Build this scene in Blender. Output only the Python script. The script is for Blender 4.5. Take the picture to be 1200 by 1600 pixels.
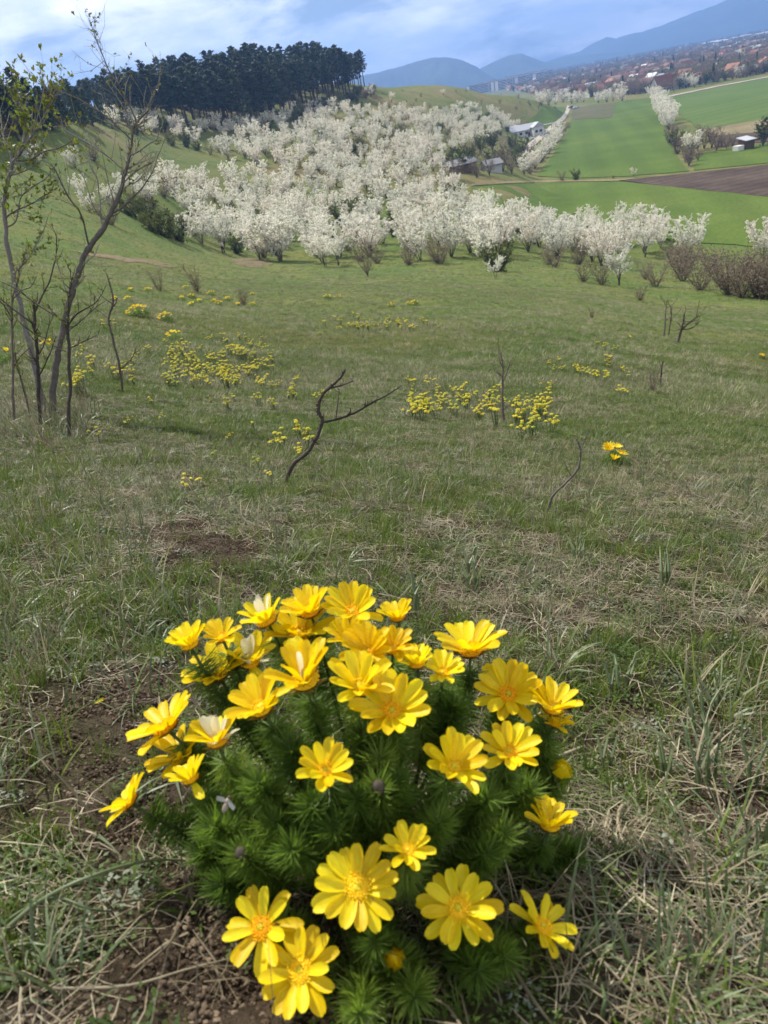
import bpy, bmesh, math, random
import numpy as np
from mathutils import Vector, Matrix, Quaternion
from mathutils.geometry import delaunay_2d_cdt

for o in list(bpy.data.objects):
    bpy.data.objects.remove(o, do_unlink=True)
scene = bpy.context.scene
COL = scene.collection
RNG = random.Random(11)
NR = np.random.default_rng(7)
PI = math.pi

# ------------------------------------------------------------------ camera
F_PX = 1110.0                                   # focal length in pixels of the 1200 x 1600 photograph
PITCH, ROLL = math.radians(29.9), math.radians(10.7)
FW = np.array([0, math.cos(PITCH), -math.sin(PITCH)])
R0 = np.array([1.0, 0, 0])
U0 = np.array([0, math.sin(PITCH), math.cos(PITCH)])
RC = math.cos(ROLL) * R0 - math.sin(ROLL) * U0
UC = math.sin(ROLL) * R0 + math.cos(ROLL) * U0
cam_data = bpy.data.cameras.new('camera')
cam = bpy.data.objects.new('camera', cam_data)
COL.objects.link(cam)
cam.matrix_world = Matrix(((RC[0], UC[0], -FW[0], 0), (RC[1], UC[1], -FW[1], 0), (RC[2], UC[2], -FW[2], 0), (0, 0, 0, 1)))
cam_data.sensor_fit = 'VERTICAL'
cam_data.sensor_height = 36.0
cam_data.lens = 36.0 * F_PX / 1600.0
cam_data.clip_start = 0.02
cam_data.clip_end = 60000
cam_data.dof.use_dof = True
cam_data.dof.focus_distance = 2.0
cam_data.dof.aperture_fstop = 11.0
scene.camera = cam

# ------------------------------------------------------------------ sky, sun, exposure
SUN_EL, SUN_AZ = math.radians(48), math.radians(-32)      # azimuth from +Y, negative = to the left
world = bpy.data.worlds.new('World')
scene.world = world
world.use_nodes = True
nt = world.node_tree
nt.nodes.clear()
def N(tree, typ, **kw):
    n = tree.nodes.new(typ)
    for k, v in kw.items():
        if k.startswith('i_'):
            key = k[2:]
            n.inputs[int(key) if key.isdigit() else key].default_value = v
        else:
            setattr(n, k, v)
    return n
def ramp(tree, fac, stops, interp='LINEAR'):
    n = tree.nodes.new('ShaderNodeValToRGB')
    cr = n.color_ramp
    cr.interpolation = interp
    while len(cr.elements) < len(stops):
        cr.elements.new(0.5)
    for e, (p, c) in zip(cr.elements, stops):
        e.position = p
        e.color = (c[0], c[1], c[2], 1) if hasattr(c, '__len__') else (c, c, c, 1)
    if fac is not None:
        tree.links.new(fac, n.inputs[0])
    return n.outputs[0]
def mathn(tree, op, a, b=None, clamp=False):
    n = tree.nodes.new('ShaderNodeMath'); n.operation = op; n.use_clamp = clamp
    for i, s in enumerate((a, b)):
        if s is None: continue
        if isinstance(s, (int, float)): n.inputs[i].default_value = s
        else: tree.links.new(s, n.inputs[i])
    return n.outputs[0]
def mixc(tree, fac, a, b, blend='MIX'):
    n = tree.nodes.new('ShaderNodeMix'); n.data_type = 'RGBA'; n.blend_type = blend
    for sock, s in ((n.inputs[0], fac), (n.inputs[6], a), (n.inputs[7], b)):
        if isinstance(s, (int, float)): sock.default_value = s
        elif isinstance(s, tuple): sock.default_value = (*s, 1)
        else: tree.links.new(s, sock)
    return n.outputs[2]
sky = N(nt, 'ShaderNodeTexSky', sky_type='NISHITA', sun_disc=False, sun_elevation=SUN_EL, sun_rotation=SUN_AZ, altitude=500, air_density=1.0, dust_density=1.6, ozone_density=1.6)
bg = N(nt, 'ShaderNodeBackground', i_Strength=0.05)
nt.links.new(sky.outputs[0], bg.inputs[0])
tc = N(nt, 'ShaderNodeTexCoord')
sep = N(nt, 'ShaderNodeSeparateXYZ'); nt.links.new(tc.outputs['Generated'], sep.inputs[0])
zz = mathn(nt, 'ADD', mathn(nt, 'MAXIMUM', sep.outputs[2], 0.0), 0.24)
cmb = N(nt, 'ShaderNodeCombineXYZ', i_Z=0.35)
nt.links.new(mathn(nt, 'DIVIDE', sep.outputs[0], zz), cmb.inputs[0])
nt.links.new(mathn(nt, 'DIVIDE', sep.outputs[1], zz), cmb.inputs[1])
n1 = N(nt, 'ShaderNodeTexNoise', i_Scale=1.35, i_Detail=10.0, i_Roughness=0.58, i_Distortion=0.25)
nt.links.new(cmb.outputs[0], n1.inputs['Vector'])
n2 = N(nt, 'ShaderNodeTexNoise', i_Scale=3.2, i_Detail=9.0, i_Roughness=0.6)
nt.links.new(cmb.outputs[0], n2.inputs['Vector'])
cov = ramp(nt, n1.outputs[0], [(0.40, 0.0), (0.49, 0.75), (0.58, 1.0)])
tone = ramp(nt, n2.outputs[0], [(0.32, (0.66, 0.72, 0.86)), (0.5, (0.95, 0.96, 1.0)), (0.66, (1.35, 1.30, 1.25))])
bgc = N(nt, 'ShaderNodeBackground', i_Strength=0.98)
nt.links.new(tone, bgc.inputs[0])
mixw = N(nt, 'ShaderNodeMixShader')
nt.links.new(cov, mixw.inputs[0]); nt.links.new(bg.outputs[0], mixw.inputs[1]); nt.links.new(bgc.outputs[0], mixw.inputs[2])
wout = N(nt, 'ShaderNodeOutputWorld'); nt.links.new(mixw.outputs[0], wout.inputs[0])

sun_data = bpy.data.lights.new('sun', 'SUN')
sun_data.energy = 5.0
sun_data.angle = math.radians(0.6)
sun_data.color = (1.0, 0.95, 0.87)
sun = bpy.data.objects.new('sun', sun_data)
COL.objects.link(sun)
SUN_DIR = Vector((math.sin(SUN_AZ) * math.cos(SUN_EL), math.cos(SUN_AZ) * math.cos(SUN_EL), math.sin(SUN_EL)))
sun.rotation_euler = SUN_DIR.to_track_quat('Z', 'Y').to_euler()
sun.location = (-20, 30, 60)

scene.view_settings.view_transform = 'Standard'
scene.view_settings.look = 'None'
scene.view_settings.gamma = 1.0
scene.view_settings.use_curve_mapping = False
scene.view_settings.exposure = 0.55
cy = scene.cycles
cy.use_denoising = True
try: cy.denoiser = 'OPENIMAGEDENOISE'
except Exception: pass
cy.max_bounces = 5; cy.diffuse_bounces = 2; cy.glossy_bounces = 1; cy.transmission_bounces = 3; cy.transparent_max_bounces = 4; cy.volume_bounces = 0
cy.use_adaptive_sampling = True; cy.adaptive_threshold = 0.02
cy.caustics_reflective = False; cy.caustics_refractive = False
cy.sample_clamp_indirect = 6.0

# ------------------------------------------------------------------ geometry of the land
Z0, FLOOR = -0.52, -28.0                        # the ground under the camera, the valley floor (camera at z = 0)
def ray(u, v):
    d = FW * F_PX + RC * (u - 600) - UC * (v - 800)
    return d / np.linalg.norm(d)
def azel(u, v):
    d = ray(u, v)
    return math.atan2(d[0], d[1]), d[2] / math.hypot(d[0], d[1])
def project(p):
    p = np.asarray(p, float)
    z = p @ FW
    return 600 + F_PX * (p @ RC) / z, 800 - F_PX * (p @ UC) / z, z
_pts = []
for az in (-60, -40, -25, -10, 0, 10, 25, 40, 60):
    a = math.radians(az)
    for d in (.5, 1.5, 3):
        _pts.append((a, math.log(d), -(0.30 * math.cos(a) + 0.22 * math.sin(a))))
for u, v, d in [  # where the ground shows in the photograph, and how far away it is
    (100,600,5.5),(100,540,9),(100,480,17),(100,430,30),(100,380,52),(100,320,82),(100,255,118),(90,190,150),
    (300,600,6.8),(300,520,13),(300,470,25),(300,425,50),(310,385,100),(300,330,135),(290,270,175),(270,225,215),(240,193,245),
    (500,600,7.5),(500,520,15),(500,470,28),(500,440,48),(500,412,92),(500,330,150),(500,250,205),(500,195,260),(500,168,300),(560,134,360),
    (700,600,8.2),(700,520,16),(700,470,29),(700,440,48),(700,410,85),(700,335,140),(700,260,210),(700,195,320),(700,137,440),
    (900,600,8),(900,520,17),(900,470,35),(900,430,70),(860,162,500),(800,152,470),
    (1060,600,9),(1060,534,19),(1060,480,45),(1060,440,75),
    (1190,600,11),(1190,540,20),(1190,480,48),(1190,440,72)]:
    a, t = azel(u, v)
    _pts.append((a, math.log(d), (t * d - Z0) / d))
for az, d, z in [(21,120,-27),(27,110,-27),(33,105,-28),(21,200,-45),(27,200,-50),(35,200,-55),(50,200,-60),(50,100,-34),(50,40,-14),
    (15.5,200,-27),(15.5,300,-30),(18,300,-36),(15,420,-28),(20,600,-60),(10,510,-3),(5,430,4),(13,560,-22),
    (17,700,-60),(10,620,-20),(10,800,-50),(4,600,-2),(4,1100,-50),(-5,350,13),(0,385,11),(-10,320,15),(-16,200,9),(-22,170,10),(-16,320,12),
    (-30,150,12),(-45,120,12),(-45,250,30),(-60,250,35),(-45,40,-1),(-45,10,-1.5),(-60,40,0.5),
    (-10,700,0),(-30,700,10),(-10,1300,-60),(-30,1500,-60),(-60,1500,-40),(30,1500,-90),(60,1500,-120)]:
    _pts.append((math.radians(az), math.log(d), (z - Z0) / d))
_pts = np.array(_pts)
_X = np.c_[_pts[:, 0] / 0.30, _pts[:, 1]]
def _phi(r2): return .5 * r2 * np.log(r2 + 1e-12)
_n = len(_X)
_A = np.zeros((_n + 3, _n + 3))
_A[:_n, :_n] = _phi(((_X[:, None] - _X[None]) ** 2).sum(-1)) + np.eye(_n) * 2e-3
_A[:_n, _n] = 1; _A[:_n, _n + 1:] = _X; _A[_n, :_n] = 1; _A[_n + 1:, :_n] = _X.T
_W = np.linalg.solve(_A, np.r_[_pts[:, 2], 0, 0, 0])
GAZ = np.linspace(-1.05, 1.05, 211)
GL = np.linspace(math.log(.1), math.log(2500), 420)
_ga, _gl = np.meshgrid(GAZ, GL, indexing='ij')
_P = np.stack([_ga / 0.30, _gl], -1)
GQ = _W[_n] + _P @ _W[_n + 1:]
for i in range(_n):
    GQ += _W[i] * _phi(((_P - _X[i]) ** 2).sum(-1))
# closer than three metres the ground is a plain slope
_near = -(0.30 * np.cos(_ga) + 0.22 * np.sin(_ga))
_w = np.clip((_gl - math.log(1.6)) / (math.log(4.0) - math.log(1.6)), 0, 1); _w = _w * _w * (3 - 2 * _w)
GQ = _near * (1 - _w) + GQ * _w
_tab = NR.random((256, 256))
def vnoise(x, y, s=0):
    x = np.asarray(x, float) + 17.3 * s + 1000; y = np.asarray(y, float) + 9.1 * s + 1000
    xi = np.floor(x).astype(int); yi = np.floor(y).astype(int)
    fx = x - xi; fy = y - yi
    fx = fx * fx * (3 - 2 * fx); fy = fy * fy * (3 - 2 * fy)
    a = _tab[xi & 255, yi & 255]; b = _tab[(xi + 1) & 255, yi & 255]
    c = _tab[xi & 255, (yi + 1) & 255]; e = _tab[(xi + 1) & 255, (yi + 1) & 255]
    return (a * (1 - fx) + b * fx) * (1 - fy) + (c * (1 - fx) + e * fx) * fy - 0.5
def fbm(x, y, octv=4, s=0):
    r = 0; amp = 1.0; f = 1.0
    for k in range(octv):
        r = r + amp * vnoise(np.asarray(x) * f, np.asarray(y) * f, s + k * 3.7)
        amp *= .5; f *= 2.03
    return r
def sstep(a, b, x):
    t = np.clip((x - a) / (b - a), 0, 1)
    return t * t * (3 - 2 * t)
def H(x, y):
    x = np.asarray(x, float); y = np.asarray(y, float)
    d = np.maximum(np.hypot(x, y), .1)
    az = np.arctan2(x, y)
    def look(a):
        fa = (np.clip(a, -1.0499, 1.0499) - GAZ[0]) / (GAZ[1] - GAZ[0])
        fl = (np.clip(np.log(d), GL[0] + 1e-6, GL[-1] - 1e-4) - GL[0]) / (GL[1] - GL[0])
        ia = fa.astype(int); il = fl.astype(int); ta = fa - ia; tl = fl - il
        return (GQ[ia, il] * (1 - tl) + GQ[ia, il + 1] * tl) * (1 - ta) + (GQ[ia + 1, il] * (1 - tl) + GQ[ia + 1, il + 1] * tl) * ta
    q = look(az)
    back = np.clip((np.abs(az) - 1.05) / (PI - 1.05), 0, 1) * .5
    q = q * (1 - back) + look(-az) * back
    z = Z0 + d * q
    z = np.where(d > 2400, FLOOR - 60, z)
    k = 1.5
    z = .5 * (z + FLOOR + np.sqrt((z - FLOOR) ** 2 + k * k)) - k * k / 4 / np.maximum(np.abs(z - FLOOR), k)
    hill = sstep(1.0, 6.0, z - FLOOR)
    b = fbm(x * 5, y * 5, 3, 1) * .022 * sstep(14, 5, d) + fbm(x * 28, y * 28, 3, 2) * .012 * sstep(5, 2, d)
    b = b + fbm(x * .45, y * .45, 4, 5) * .16 * sstep(3, 14, d) * sstep(200, 60, d)
    b = b + fbm(x / 16, y / 16, 4, 8) * 1.1 * sstep(50, 150, d)
    return z + b * np.where(d < 40, 1, hill)
def H1(x, y): return float(H(np.array([x]), np.array([y]))[0])
_ts = np.exp(np.linspace(math.log(.35), math.log(30000), 460))
def hit(u, v):
    """The point of the ground seen at a pixel of the photograph."""
    d = ray(u, v)
    ts = _ts
    for _ in range(2):
        g = d[2] * ts - H(d[0] * ts, d[1] * ts)
        i = max(1, int(np.argmax(g < 0))) if (g < 0).any() else len(ts) - 1
        ts = np.linspace(ts[i - 1], ts[i], 48)
    p = d * ts[-1]
    return Vector((p[0], p[1], H1(p[0], p[1])))
def at(u, v, depth):
    """The point at a pixel, at a depth along the viewing axis (metres)."""
    d = FW + RC * (u - 600) / F_PX - UC * (v - 800) / F_PX
    return Vector(d * depth)
def depth_of(p): return float(np.dot(np.array(p), FW))

# ------------------------------------------------------------------ mesh helpers
class MB:
    def __init__(s): s.v = []; s.f = []; s.m = []
    def add(s, vs, fs, mi=0):
        b = len(s.v)
        s.v.extend(tuple(p) for p in vs)
        s.f.extend(tuple(i + b for i in f) for f in fs)
        s.m.extend([mi] * len(fs))
    def tube(s, path, radii, sides=5, mi=0, cap=True):
        path = [Vector(p) for p in path]
        n = len(path); vs = []; ref = Vector((0.31, 0.83, 0.46))
        for i, p in enumerate(path):
            t = (path[min(i + 1, n - 1)] - path[max(i - 1, 0)])
            t = t.normalized() if t.length > 1e-9 else Vector((0, 0, 1))
            a = t.cross(ref)
            if a.length < .05: a = t.cross(Vector((1, 0, 0)))
            a.normalize(); b = t.cross(a)
            r = radii[i] if hasattr(radii, '__len__') else radii
            for k in range(sides):
                an = 2 * PI * k / sides
                vs.append(p + (a * math.cos(an) + b * math.sin(an)) * r)
        fs = [(i * sides + k, i * sides + (k + 1) % sides, (i + 1) * sides + (k + 1) % sides, (i + 1) * sides + k) for i in range(n - 1) for k in range(sides)]
        if cap:
            fs.append(tuple(range((n - 1) * sides, n * sides)))
        s.add(vs, fs, mi)
    def box(s, x0, x1, y0, y1, z0, z1, mi=0):
        vs = [(x, y, z) for z in (z0, z1) for y in (y0, y1) for x in (x0, x1)]
        s.add(vs, [(0, 2, 3, 1), (4, 5, 7, 6), (0, 1, 5, 4), (2, 6, 7, 3), (0, 4, 6, 2), (1, 3, 7, 5)], mi)
    def blob(s, c, r, seg=8, rings=5, mi=0, jit=0, rnd=None):
        c = Vector(c); r = (r, r, r) if not hasattr(r, '__len__') else r
        vs = [c + Vector((0, 0, -r[2]))]
        for i in range(1, rings):
            ph = -PI / 2 + PI * i / rings
            for k in range(seg):
                th = 2 * PI * k / seg
                j = 1 + (rnd.uniform(-jit, jit) if rnd else 0)
                vs.append(c + Vector((r[0] * math.cos(ph) * math.cos(th) * j, r[1] * math.cos(ph) * math.sin(th) * j, r[2] * math.sin(ph) * j)))
        vs.append(c + Vector((0, 0, r[2])))
        fs = [(0, 1 + (k + 1) % seg, 1 + k) for k in range(seg)]
        for i in range(rings - 2):
            for k in range(seg):
                a = 1 + i * seg + k; b = 1 + i * seg + (k + 1) % seg
                fs.append((a, b, b + seg, a + seg))
        t = len(vs) - 1; o = 1 + (rings - 2) * seg
        fs += [(o + k, o + (k + 1) % seg, t) for k in range(seg)]
        s.add(vs, fs, mi)
    def mesh(s, name, mats, smooth=False):
        me = bpy.data.meshes.new(name)
        me.from_pydata(s.v, [], s.f)
        for m in (mats if isinstance(mats, (list, tuple)) else [mats]): me.materials.append(m)
        if any(s.m): me.polygons.foreach_set('material_index', s.m)
        if smooth: me.polygons.foreach_set('use_smooth', [True] * len(me.polygons))
        me.update()
        return me
def npmesh(name, V, Fq, mats, smooth=False):
    me = bpy.data.meshes.new(name)
    V = np.asarray(V, np.float32); Fq = np.asarray(Fq, np.int32)
    k = Fq.shape[1]
    me.vertices.add(len(V)); me.vertices.foreach_set('co', V.ravel())
    me.loops.add(Fq.size); me.loops.foreach_set('vertex_index', Fq.ravel())
    me.polygons.add(len(Fq)); me.polygons.foreach_set('loop_start', np.arange(0, Fq.size, k, dtype=np.int32))
    for m in (mats if isinstance(mats, (list, tuple)) else [mats]): me.materials.append(m)
    if smooth: me.polygons.foreach_set('use_smooth', np.ones(len(Fq), bool))
    me.update(calc_edges=True); me.validate()
    return me
def ob(name, mesh, parent=None, loc=None, rot=None, scl=None, mat4=None):
    o = bpy.data.objects.new(name, mesh)
    COL.objects.link(o)
    if parent is not None: o.parent = parent
    if mat4 is not None: o.matrix_basis = mat4
    if loc is not None: o.location = loc
    if rot is not None: o.rotation_euler = rot
    if scl is not None: o.scale = scl if hasattr(scl, '__len__') else (scl, scl, scl)
    return o
def empty(name, loc, rot=(0, 0, 0), scl=1.0):
    o = ob(name, None, None, loc, rot, scl); o.empty_display_size = .05
    return o
def tag(o, label=None, cat=None, group=None, kind=None):
    if label: o['label'] = label
    if cat: o['category'] = cat
    if group: o['group'] = group
    if kind: o['kind'] = kind
    return o

# ------------------------------------------------------------------ materials
def new_mat(name):
    m = bpy.data.materials.new(name); m.use_nodes = True
    t = m.node_tree; t.nodes.clear()
    out = t.nodes.new('ShaderNodeOutputMaterial')
    return m, t, out
def pos_noise(t, scale, detail=4, rough=.55, dist=0, coord='Position'):
    if coord == 'Position':
        g = t.nodes.new('ShaderNodeNewGeometry'); c = g.outputs['Position']
    else:
        g = t.nodes.new('ShaderNodeTexCoord'); c = g.outputs['Object']
    n = N(t, 'ShaderNodeTexNoise', i_Scale=scale, i_Detail=detail, i_Roughness=rough, i_Distortion=dist)
    t.links.new(c, n.inputs['Vector'])
    return n.outputs[0]
def leafy(name, cols, rough=.6, trans=.35, tint=None, nscale=60, coord='Object', spec=.3, rnd=.55):
    """Thin leaf, petal or blade: diffuse and translucent; colour varies per object and over the surface."""
    m, t, out = new_mat(name)
    oi = t.nodes.new('ShaderNodeObjectInfo')
    nz = pos_noise(t, nscale, 3, .6, 0, coord)
    fac = mathn(t, 'ADD', mathn(t, 'MULTIPLY', oi.outputs['Random'], rnd), mathn(t, 'MULTIPLY', nz, 1 - rnd))
    col = ramp(t, fac, cols)
    b = N(t, 'ShaderNodeBsdfPrincipled', i_Roughness=rough)
    b.inputs['Specular IOR Level'].default_value = spec
    t.links.new(col, b.inputs['Base Color'])
    tr = t.nodes.new('ShaderNodeBsdfTranslucent')
    t.links.new(mixc(t, 1.0, col, tint, 'MULTIPLY') if tint else col, tr.inputs[0])
    mx = N(t, 'ShaderNodeMixShader', i_0=trans)
    t.links.new(b.outputs[0], mx.inputs[1]); t.links.new(tr.outputs[0], mx.inputs[2])
    t.links.new(mx.outputs[0], out.inputs[0])
    return m
def solid(name, cols, rough=.8, nscale=8, spec=.25, bump=0, bscale=40, coord='Object', rnd=.5, metal=0):
    m, t, out = new_mat(name)
    oi = t.nodes.new('ShaderNodeObjectInfo')
    nz = pos_noise(t, nscale, 5, .6, 0, coord)
    fac = mathn(t, 'ADD', mathn(t, 'MULTIPLY', oi.outputs['Random'], rnd), mathn(t, 'MULTIPLY', nz, 1 - rnd))
    col = ramp(t, fac, cols)
    b = N(t, 'ShaderNodeBsdfPrincipled', i_Roughness=rough, i_Metallic=metal)
    b.inputs['Specular IOR Level'].default_value = spec
    t.links.new(col, b.inputs['Base Color'])
    if bump:
        bp = N(t, 'ShaderNodeBump', i_Strength=bump, i_Distance=.02)
        t.links.new(pos_noise(t, bscale, 5, .6, 0, coord), bp.inputs['Height'])
        t.links.new(bp.outputs[0], b.inputs['Normal'])
    t.links.new(b.outputs[0], out.inputs[0])
    return m
M = {}
# ------------------------------------------------------------------ the ground
def ground_material():
    m, t, out = new_mat('meadow_ground')
    g = t.nodes.new('ShaderNodeNewGeometry')
    dist = N(t, 'ShaderNodeVectorMath', operation='LENGTH'); t.links.new(g.outputs['Position'], dist.inputs[0])
    d = dist.outputs['Value']
    def band(a, b):
        n = N(t, 'ShaderNodeMapRange', interpolation_type='SMOOTHSTEP', i_1=a, i_2=b); t.links.new(d, n.inputs[0]); return n.outputs[0]
    # near: crumbly brown soil with humus, shade between the blades put into its colour
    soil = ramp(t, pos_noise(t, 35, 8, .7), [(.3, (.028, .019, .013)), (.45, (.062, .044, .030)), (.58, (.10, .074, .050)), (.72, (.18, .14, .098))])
    moss = ramp(t, pos_noise(t, 60, 6, .7), [(.35, (.030, .048, .012)), (.65, (.10, .13, .035))])
    near = mixc(t, ramp(t, pos_noise(t, 2.6, 5, .6), [(.50, 0.0), (.66, .45)]), soil, moss)
    # meadow: green and dry turf
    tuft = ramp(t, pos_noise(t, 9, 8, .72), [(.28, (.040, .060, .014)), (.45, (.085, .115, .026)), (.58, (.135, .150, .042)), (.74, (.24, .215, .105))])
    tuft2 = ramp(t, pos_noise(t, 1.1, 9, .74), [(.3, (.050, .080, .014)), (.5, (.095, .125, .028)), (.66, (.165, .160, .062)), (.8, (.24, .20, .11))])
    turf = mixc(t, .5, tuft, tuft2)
    patch = ramp(t, pos_noise(t, .13, 6, .62, .4), [(.36, (.62, .92, .55)), (.5, (.95, 1.0, .9)), (.62, (1.25, 1.06, 1.0))])
    turf = mixc(t, .8, turf, patch, 'MULTIPLY')
    far_n = ramp(t, pos_noise(t, .035, 7, .62, .5), [(.34, (.075, .105, .022)), (.5, (.115, .125, .036)), (.64, (.165, .135, .062)), (.75, (.10, .085, .04))])
    fine = ramp(t, pos_noise(t, .45, 9, .75), [(.3, (.6, .65, .55)), (.7, (1.35, 1.3, 1.25))])
    far = mixc(t, 1.0, far_n, fine, 'MULTIPLY')
    turf = mixc(t, band(9, 30), mixc(t, 1.0, turf, (.62, .60, .58), 'MULTIPLY'), turf)  # nearer turf colour darkened: painted shade in the gaps between grass blades
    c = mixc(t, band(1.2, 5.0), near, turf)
    c = mixc(t, band(110, 190), c, far)
    c = mixc(t, band(900, 2500), c, (.075, .085, .05))
    b = N(t, 'ShaderNodeBsdfPrincipled', i_Roughness=.95)
    b.inputs['Specular IOR Level'].default_value = .1
    t.links.new(c, b.inputs['Base Color'])
    bp = N(t, 'ShaderNodeBump', i_Strength=.9, i_Distance=.012); t.links.new(pos_noise(t, 70, 8, .7), bp.inputs['Height'])
    bp2 = N(t, 'ShaderNodeBump', i_Strength=.7, i_Distance=.12); t.links.new(pos_noise(t, 5, 8, .75), bp2.inputs['Height'])
    t.links.new(bp.outputs[0], bp2.inputs['Normal'])
    t.links.new(bp2.outputs[0], b.inputs['Normal'])
    t.links.new(b.outputs[0], out.inputs[0])
    return m
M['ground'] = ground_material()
az_list = np.radians(np.r_[np.arange(-180, -44, 4.0), np.arange(-44, 44, .3), np.arange(44, 180, 4.0)])
ring = np.r_[np.exp(np.linspace(math.log(.12), math.log(1200), 430)), np.exp(np.linspace(math.log(1300), math.log(40000), 22))]
aa, rr = np.meshgrid(az_list, ring, indexing='ij')
gx, gy = rr * np.sin(aa), rr * np.cos(aa)
gz = H(gx.ravel(), gy.ravel()).reshape(gx.shape)
na, nr_ = gx.shape
idx = np.arange(na * nr_).reshape(na, nr_)
nxt = np.roll(idx, -1, 0)
quads = np.stack([idx[:, :-1], idx[:, 1:], nxt[:, 1:], nxt[:, :-1]], -1).reshape(-1, 4)
V = np.c_[gx.ravel(), gy.ravel(), gz.ravel()]
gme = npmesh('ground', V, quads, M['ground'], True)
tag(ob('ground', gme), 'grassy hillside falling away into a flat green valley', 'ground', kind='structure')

def field_mat(name, cols, scale, rows=None, rowdir=0.0, rough=.9, stripe=.10):
    m, t, out = new_mat(name)
    big = ramp(t, pos_noise(t, scale, 6, .65, .3), cols)
    fine = ramp(t, pos_noise(t, 1.4, 8, .75), [(.3, (.62, .64, .6)), (.7, (1.38, 1.35, 1.35))])
    c = mixc(t, 1.0, big, fine, 'MULTIPLY')
    if rows:
        g = t.nodes.new('ShaderNodeNewGeometry')
        mp = N(t, 'ShaderNodeMapping'); mp.inputs['Rotation'].default_value = (0, 0, rowdir)
        t.links.new(g.outputs['Position'], mp.inputs['Vector'])
        w = N(t, 'ShaderNodeTexWave', i_Scale=rows, i_Distortion=1.2, i_Detail=3.0)
        w.inputs['Detail Scale'].default_value = .3
        t.links.new(mp.outputs[0], w.inputs['Vector'])
        c = mixc(t, stripe, c, ramp(t, w.outputs['Fac'], [(.2, (.35, .35, .3)), (.8, (1.5, 1.5, 1.4))]), 'MULTIPLY')
    b = N(t, 'ShaderNodeBsdfPrincipled', i_Roughness=rough); b.inputs['Specular IOR Level'].default_value = .1
    t.links.new(c, b.inputs['Base Color'])
    bp = N(t, 'ShaderNodeBump', i_Strength=.6, i_Distance=.15); t.links.new(pos_noise(t, 2.0, 7, .7), bp.inputs['Height'])
    t.links.new(bp.outputs[0], b.inputs['Normal'])
    t.links.new(b.outputs[0], out.inputs[0])
    return m
GREEN = [(.3, (.046, .082, .010)), (.5, (.066, .108, .013)), (.7, (.100, .132, .024))]
M['crop'] = field_mat('young_crop', GREEN, .02, .03, .3)
M['crop2'] = field_mat('young_crop_pale', [(.3, (.056, .100, .016)), (.5, (.072, .118, .022)), (.7, (.098, .128, .034))], .015, .028, 1.2)
M['plough'] = field_mat('ploughed_soil', [(.3, (.042, .028, .021)), (.5, (.062, .044, .033)), (.7, (.092, .068, .050))], .12, .08, 1.45, stripe=.22)
M['stubble'] = field_mat('dry_stubble', [(.3, (.13, .11, .055)), (.5, (.18, .15, .08)), (.7, (.24, .20, .115))], .06, .8, 1.2)
M['fallow'] = field_mat('fallow_soil', [(.3, (.06, .066, .026)), (.5, (.085, .084, .036)), (.7, (.11, .10, .05))], .08, 1.2, .4)
M['dirt_road'] = field_mat('pale_dirt', [(.3, (.24, .21, .17)), (.5, (.33, .30, .25)), (.7, (.42, .385, .33))], .3)
def densify(poly, n=6):
    r = []
    for i, p in enumerate(poly):
        q = poly[(i + 1) % len(poly)]
        for k in range(n): r.append((p[0] + (q[0] - p[0]) * k / n, p[1] + (q[1] - p[1]) * k / n))
    return r
def inside(poly, x, y):
    c = False; n = len(poly); j = n - 1
    for i in range(n):
        xi, yi = poly[i][0], poly[i][1]; xj, yj = poly[j][0], poly[j][1]
        if (yi > y) != (yj > y) and x < (xj - xi) * (y - yi) / (yj - yi) + xi: c = not c
        j = i
    return c
def sheet(name, pix, mat, label, cat, lift=.12, step=7.0, jitter=.4):
    hs = [hit(u, v) for u, v in densify(pix, 4)]
    poly = [(h.x + RNG.uniform(-jitter, jitter), h.y + RNG.uniform(-jitter, jitter)) for h in hs]
    xs = [p[0] for p in poly]; ys = [p[1] for p in poly]
    st = max(step, math.sqrt((max(xs) - min(xs)) * (max(ys) - min(ys)) / 2600))
    vs = [Vector(p) for p in poly]; nb = len(vs)
    x = min(xs)
    while x < max(xs):
        y = min(ys)
        while y < max(ys):
            if inside(poly, x, y): vs.append(Vector((x, y)))
            y += st
        x += st
    es = [(i, (i + 1) % nb) for i in range(nb)]
    vo, eo, fo = delaunay_2d_cdt(vs, es, [], 1, 1e-4)[:3]
    X_ = np.array([v.x for v in vo]); Y_ = np.array([v.y for v in vo])
    Z_ = H(X_, Y_) + lift
    me = bpy.data.meshes.new(name)
    me.from_pydata([(a, b, c) for a, b, c in zip(X_, Y_, Z_)], [], [list(f) for f in fo])
    me.materials.append(mat); me.update()
    return tag(ob(name, me), label, cat, kind='structure')
sheet('field', [(735,292),(800,287),(870,285),(965,283),(1080,296),(1200,308),(1330,324),(1330,402),(1200,386),(1090,380),(1040,376),(960,366),(850,352),(770,338)], M['crop'], 'bright green crop field below the ploughed strip', 'field')
sheet('field', [(965,283),(1080,271),(1200,258),(1330,243),(1330,324),(1200,308),(1080,296)], M['plough'], 'dark brown ploughed field tapering to a point', 'field', lift=.15)
sheet('field', [(838,276),(900,279),(980,276),(1078,268),(1052,236),(1040,200),(1030,172),(1022,153),(960,160),(957,184),(893,188),(884,212),(860,248)], M['crop'], 'long bright green field between the lane and the hedgerow', 'field')
sheet('field', [(894,169),(960,161),(957,184),(893,188)], M['fallow'], 'small olive brown fallow plot beside the lane', 'field', lift=.2)
sheet('field', [(822,192),(852,166),(884,169),(878,186),(856,201)], M['crop'], 'small green meadow behind the white farm building', 'field', lift=.2)
sheet('field', [(1046,153),(1120,138),(1200,123),(1330,99),(1330,170),(1200,186),(1094,203),(1062,180)], M['crop2'], 'wide pale green field in front of the village', 'field')
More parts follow.
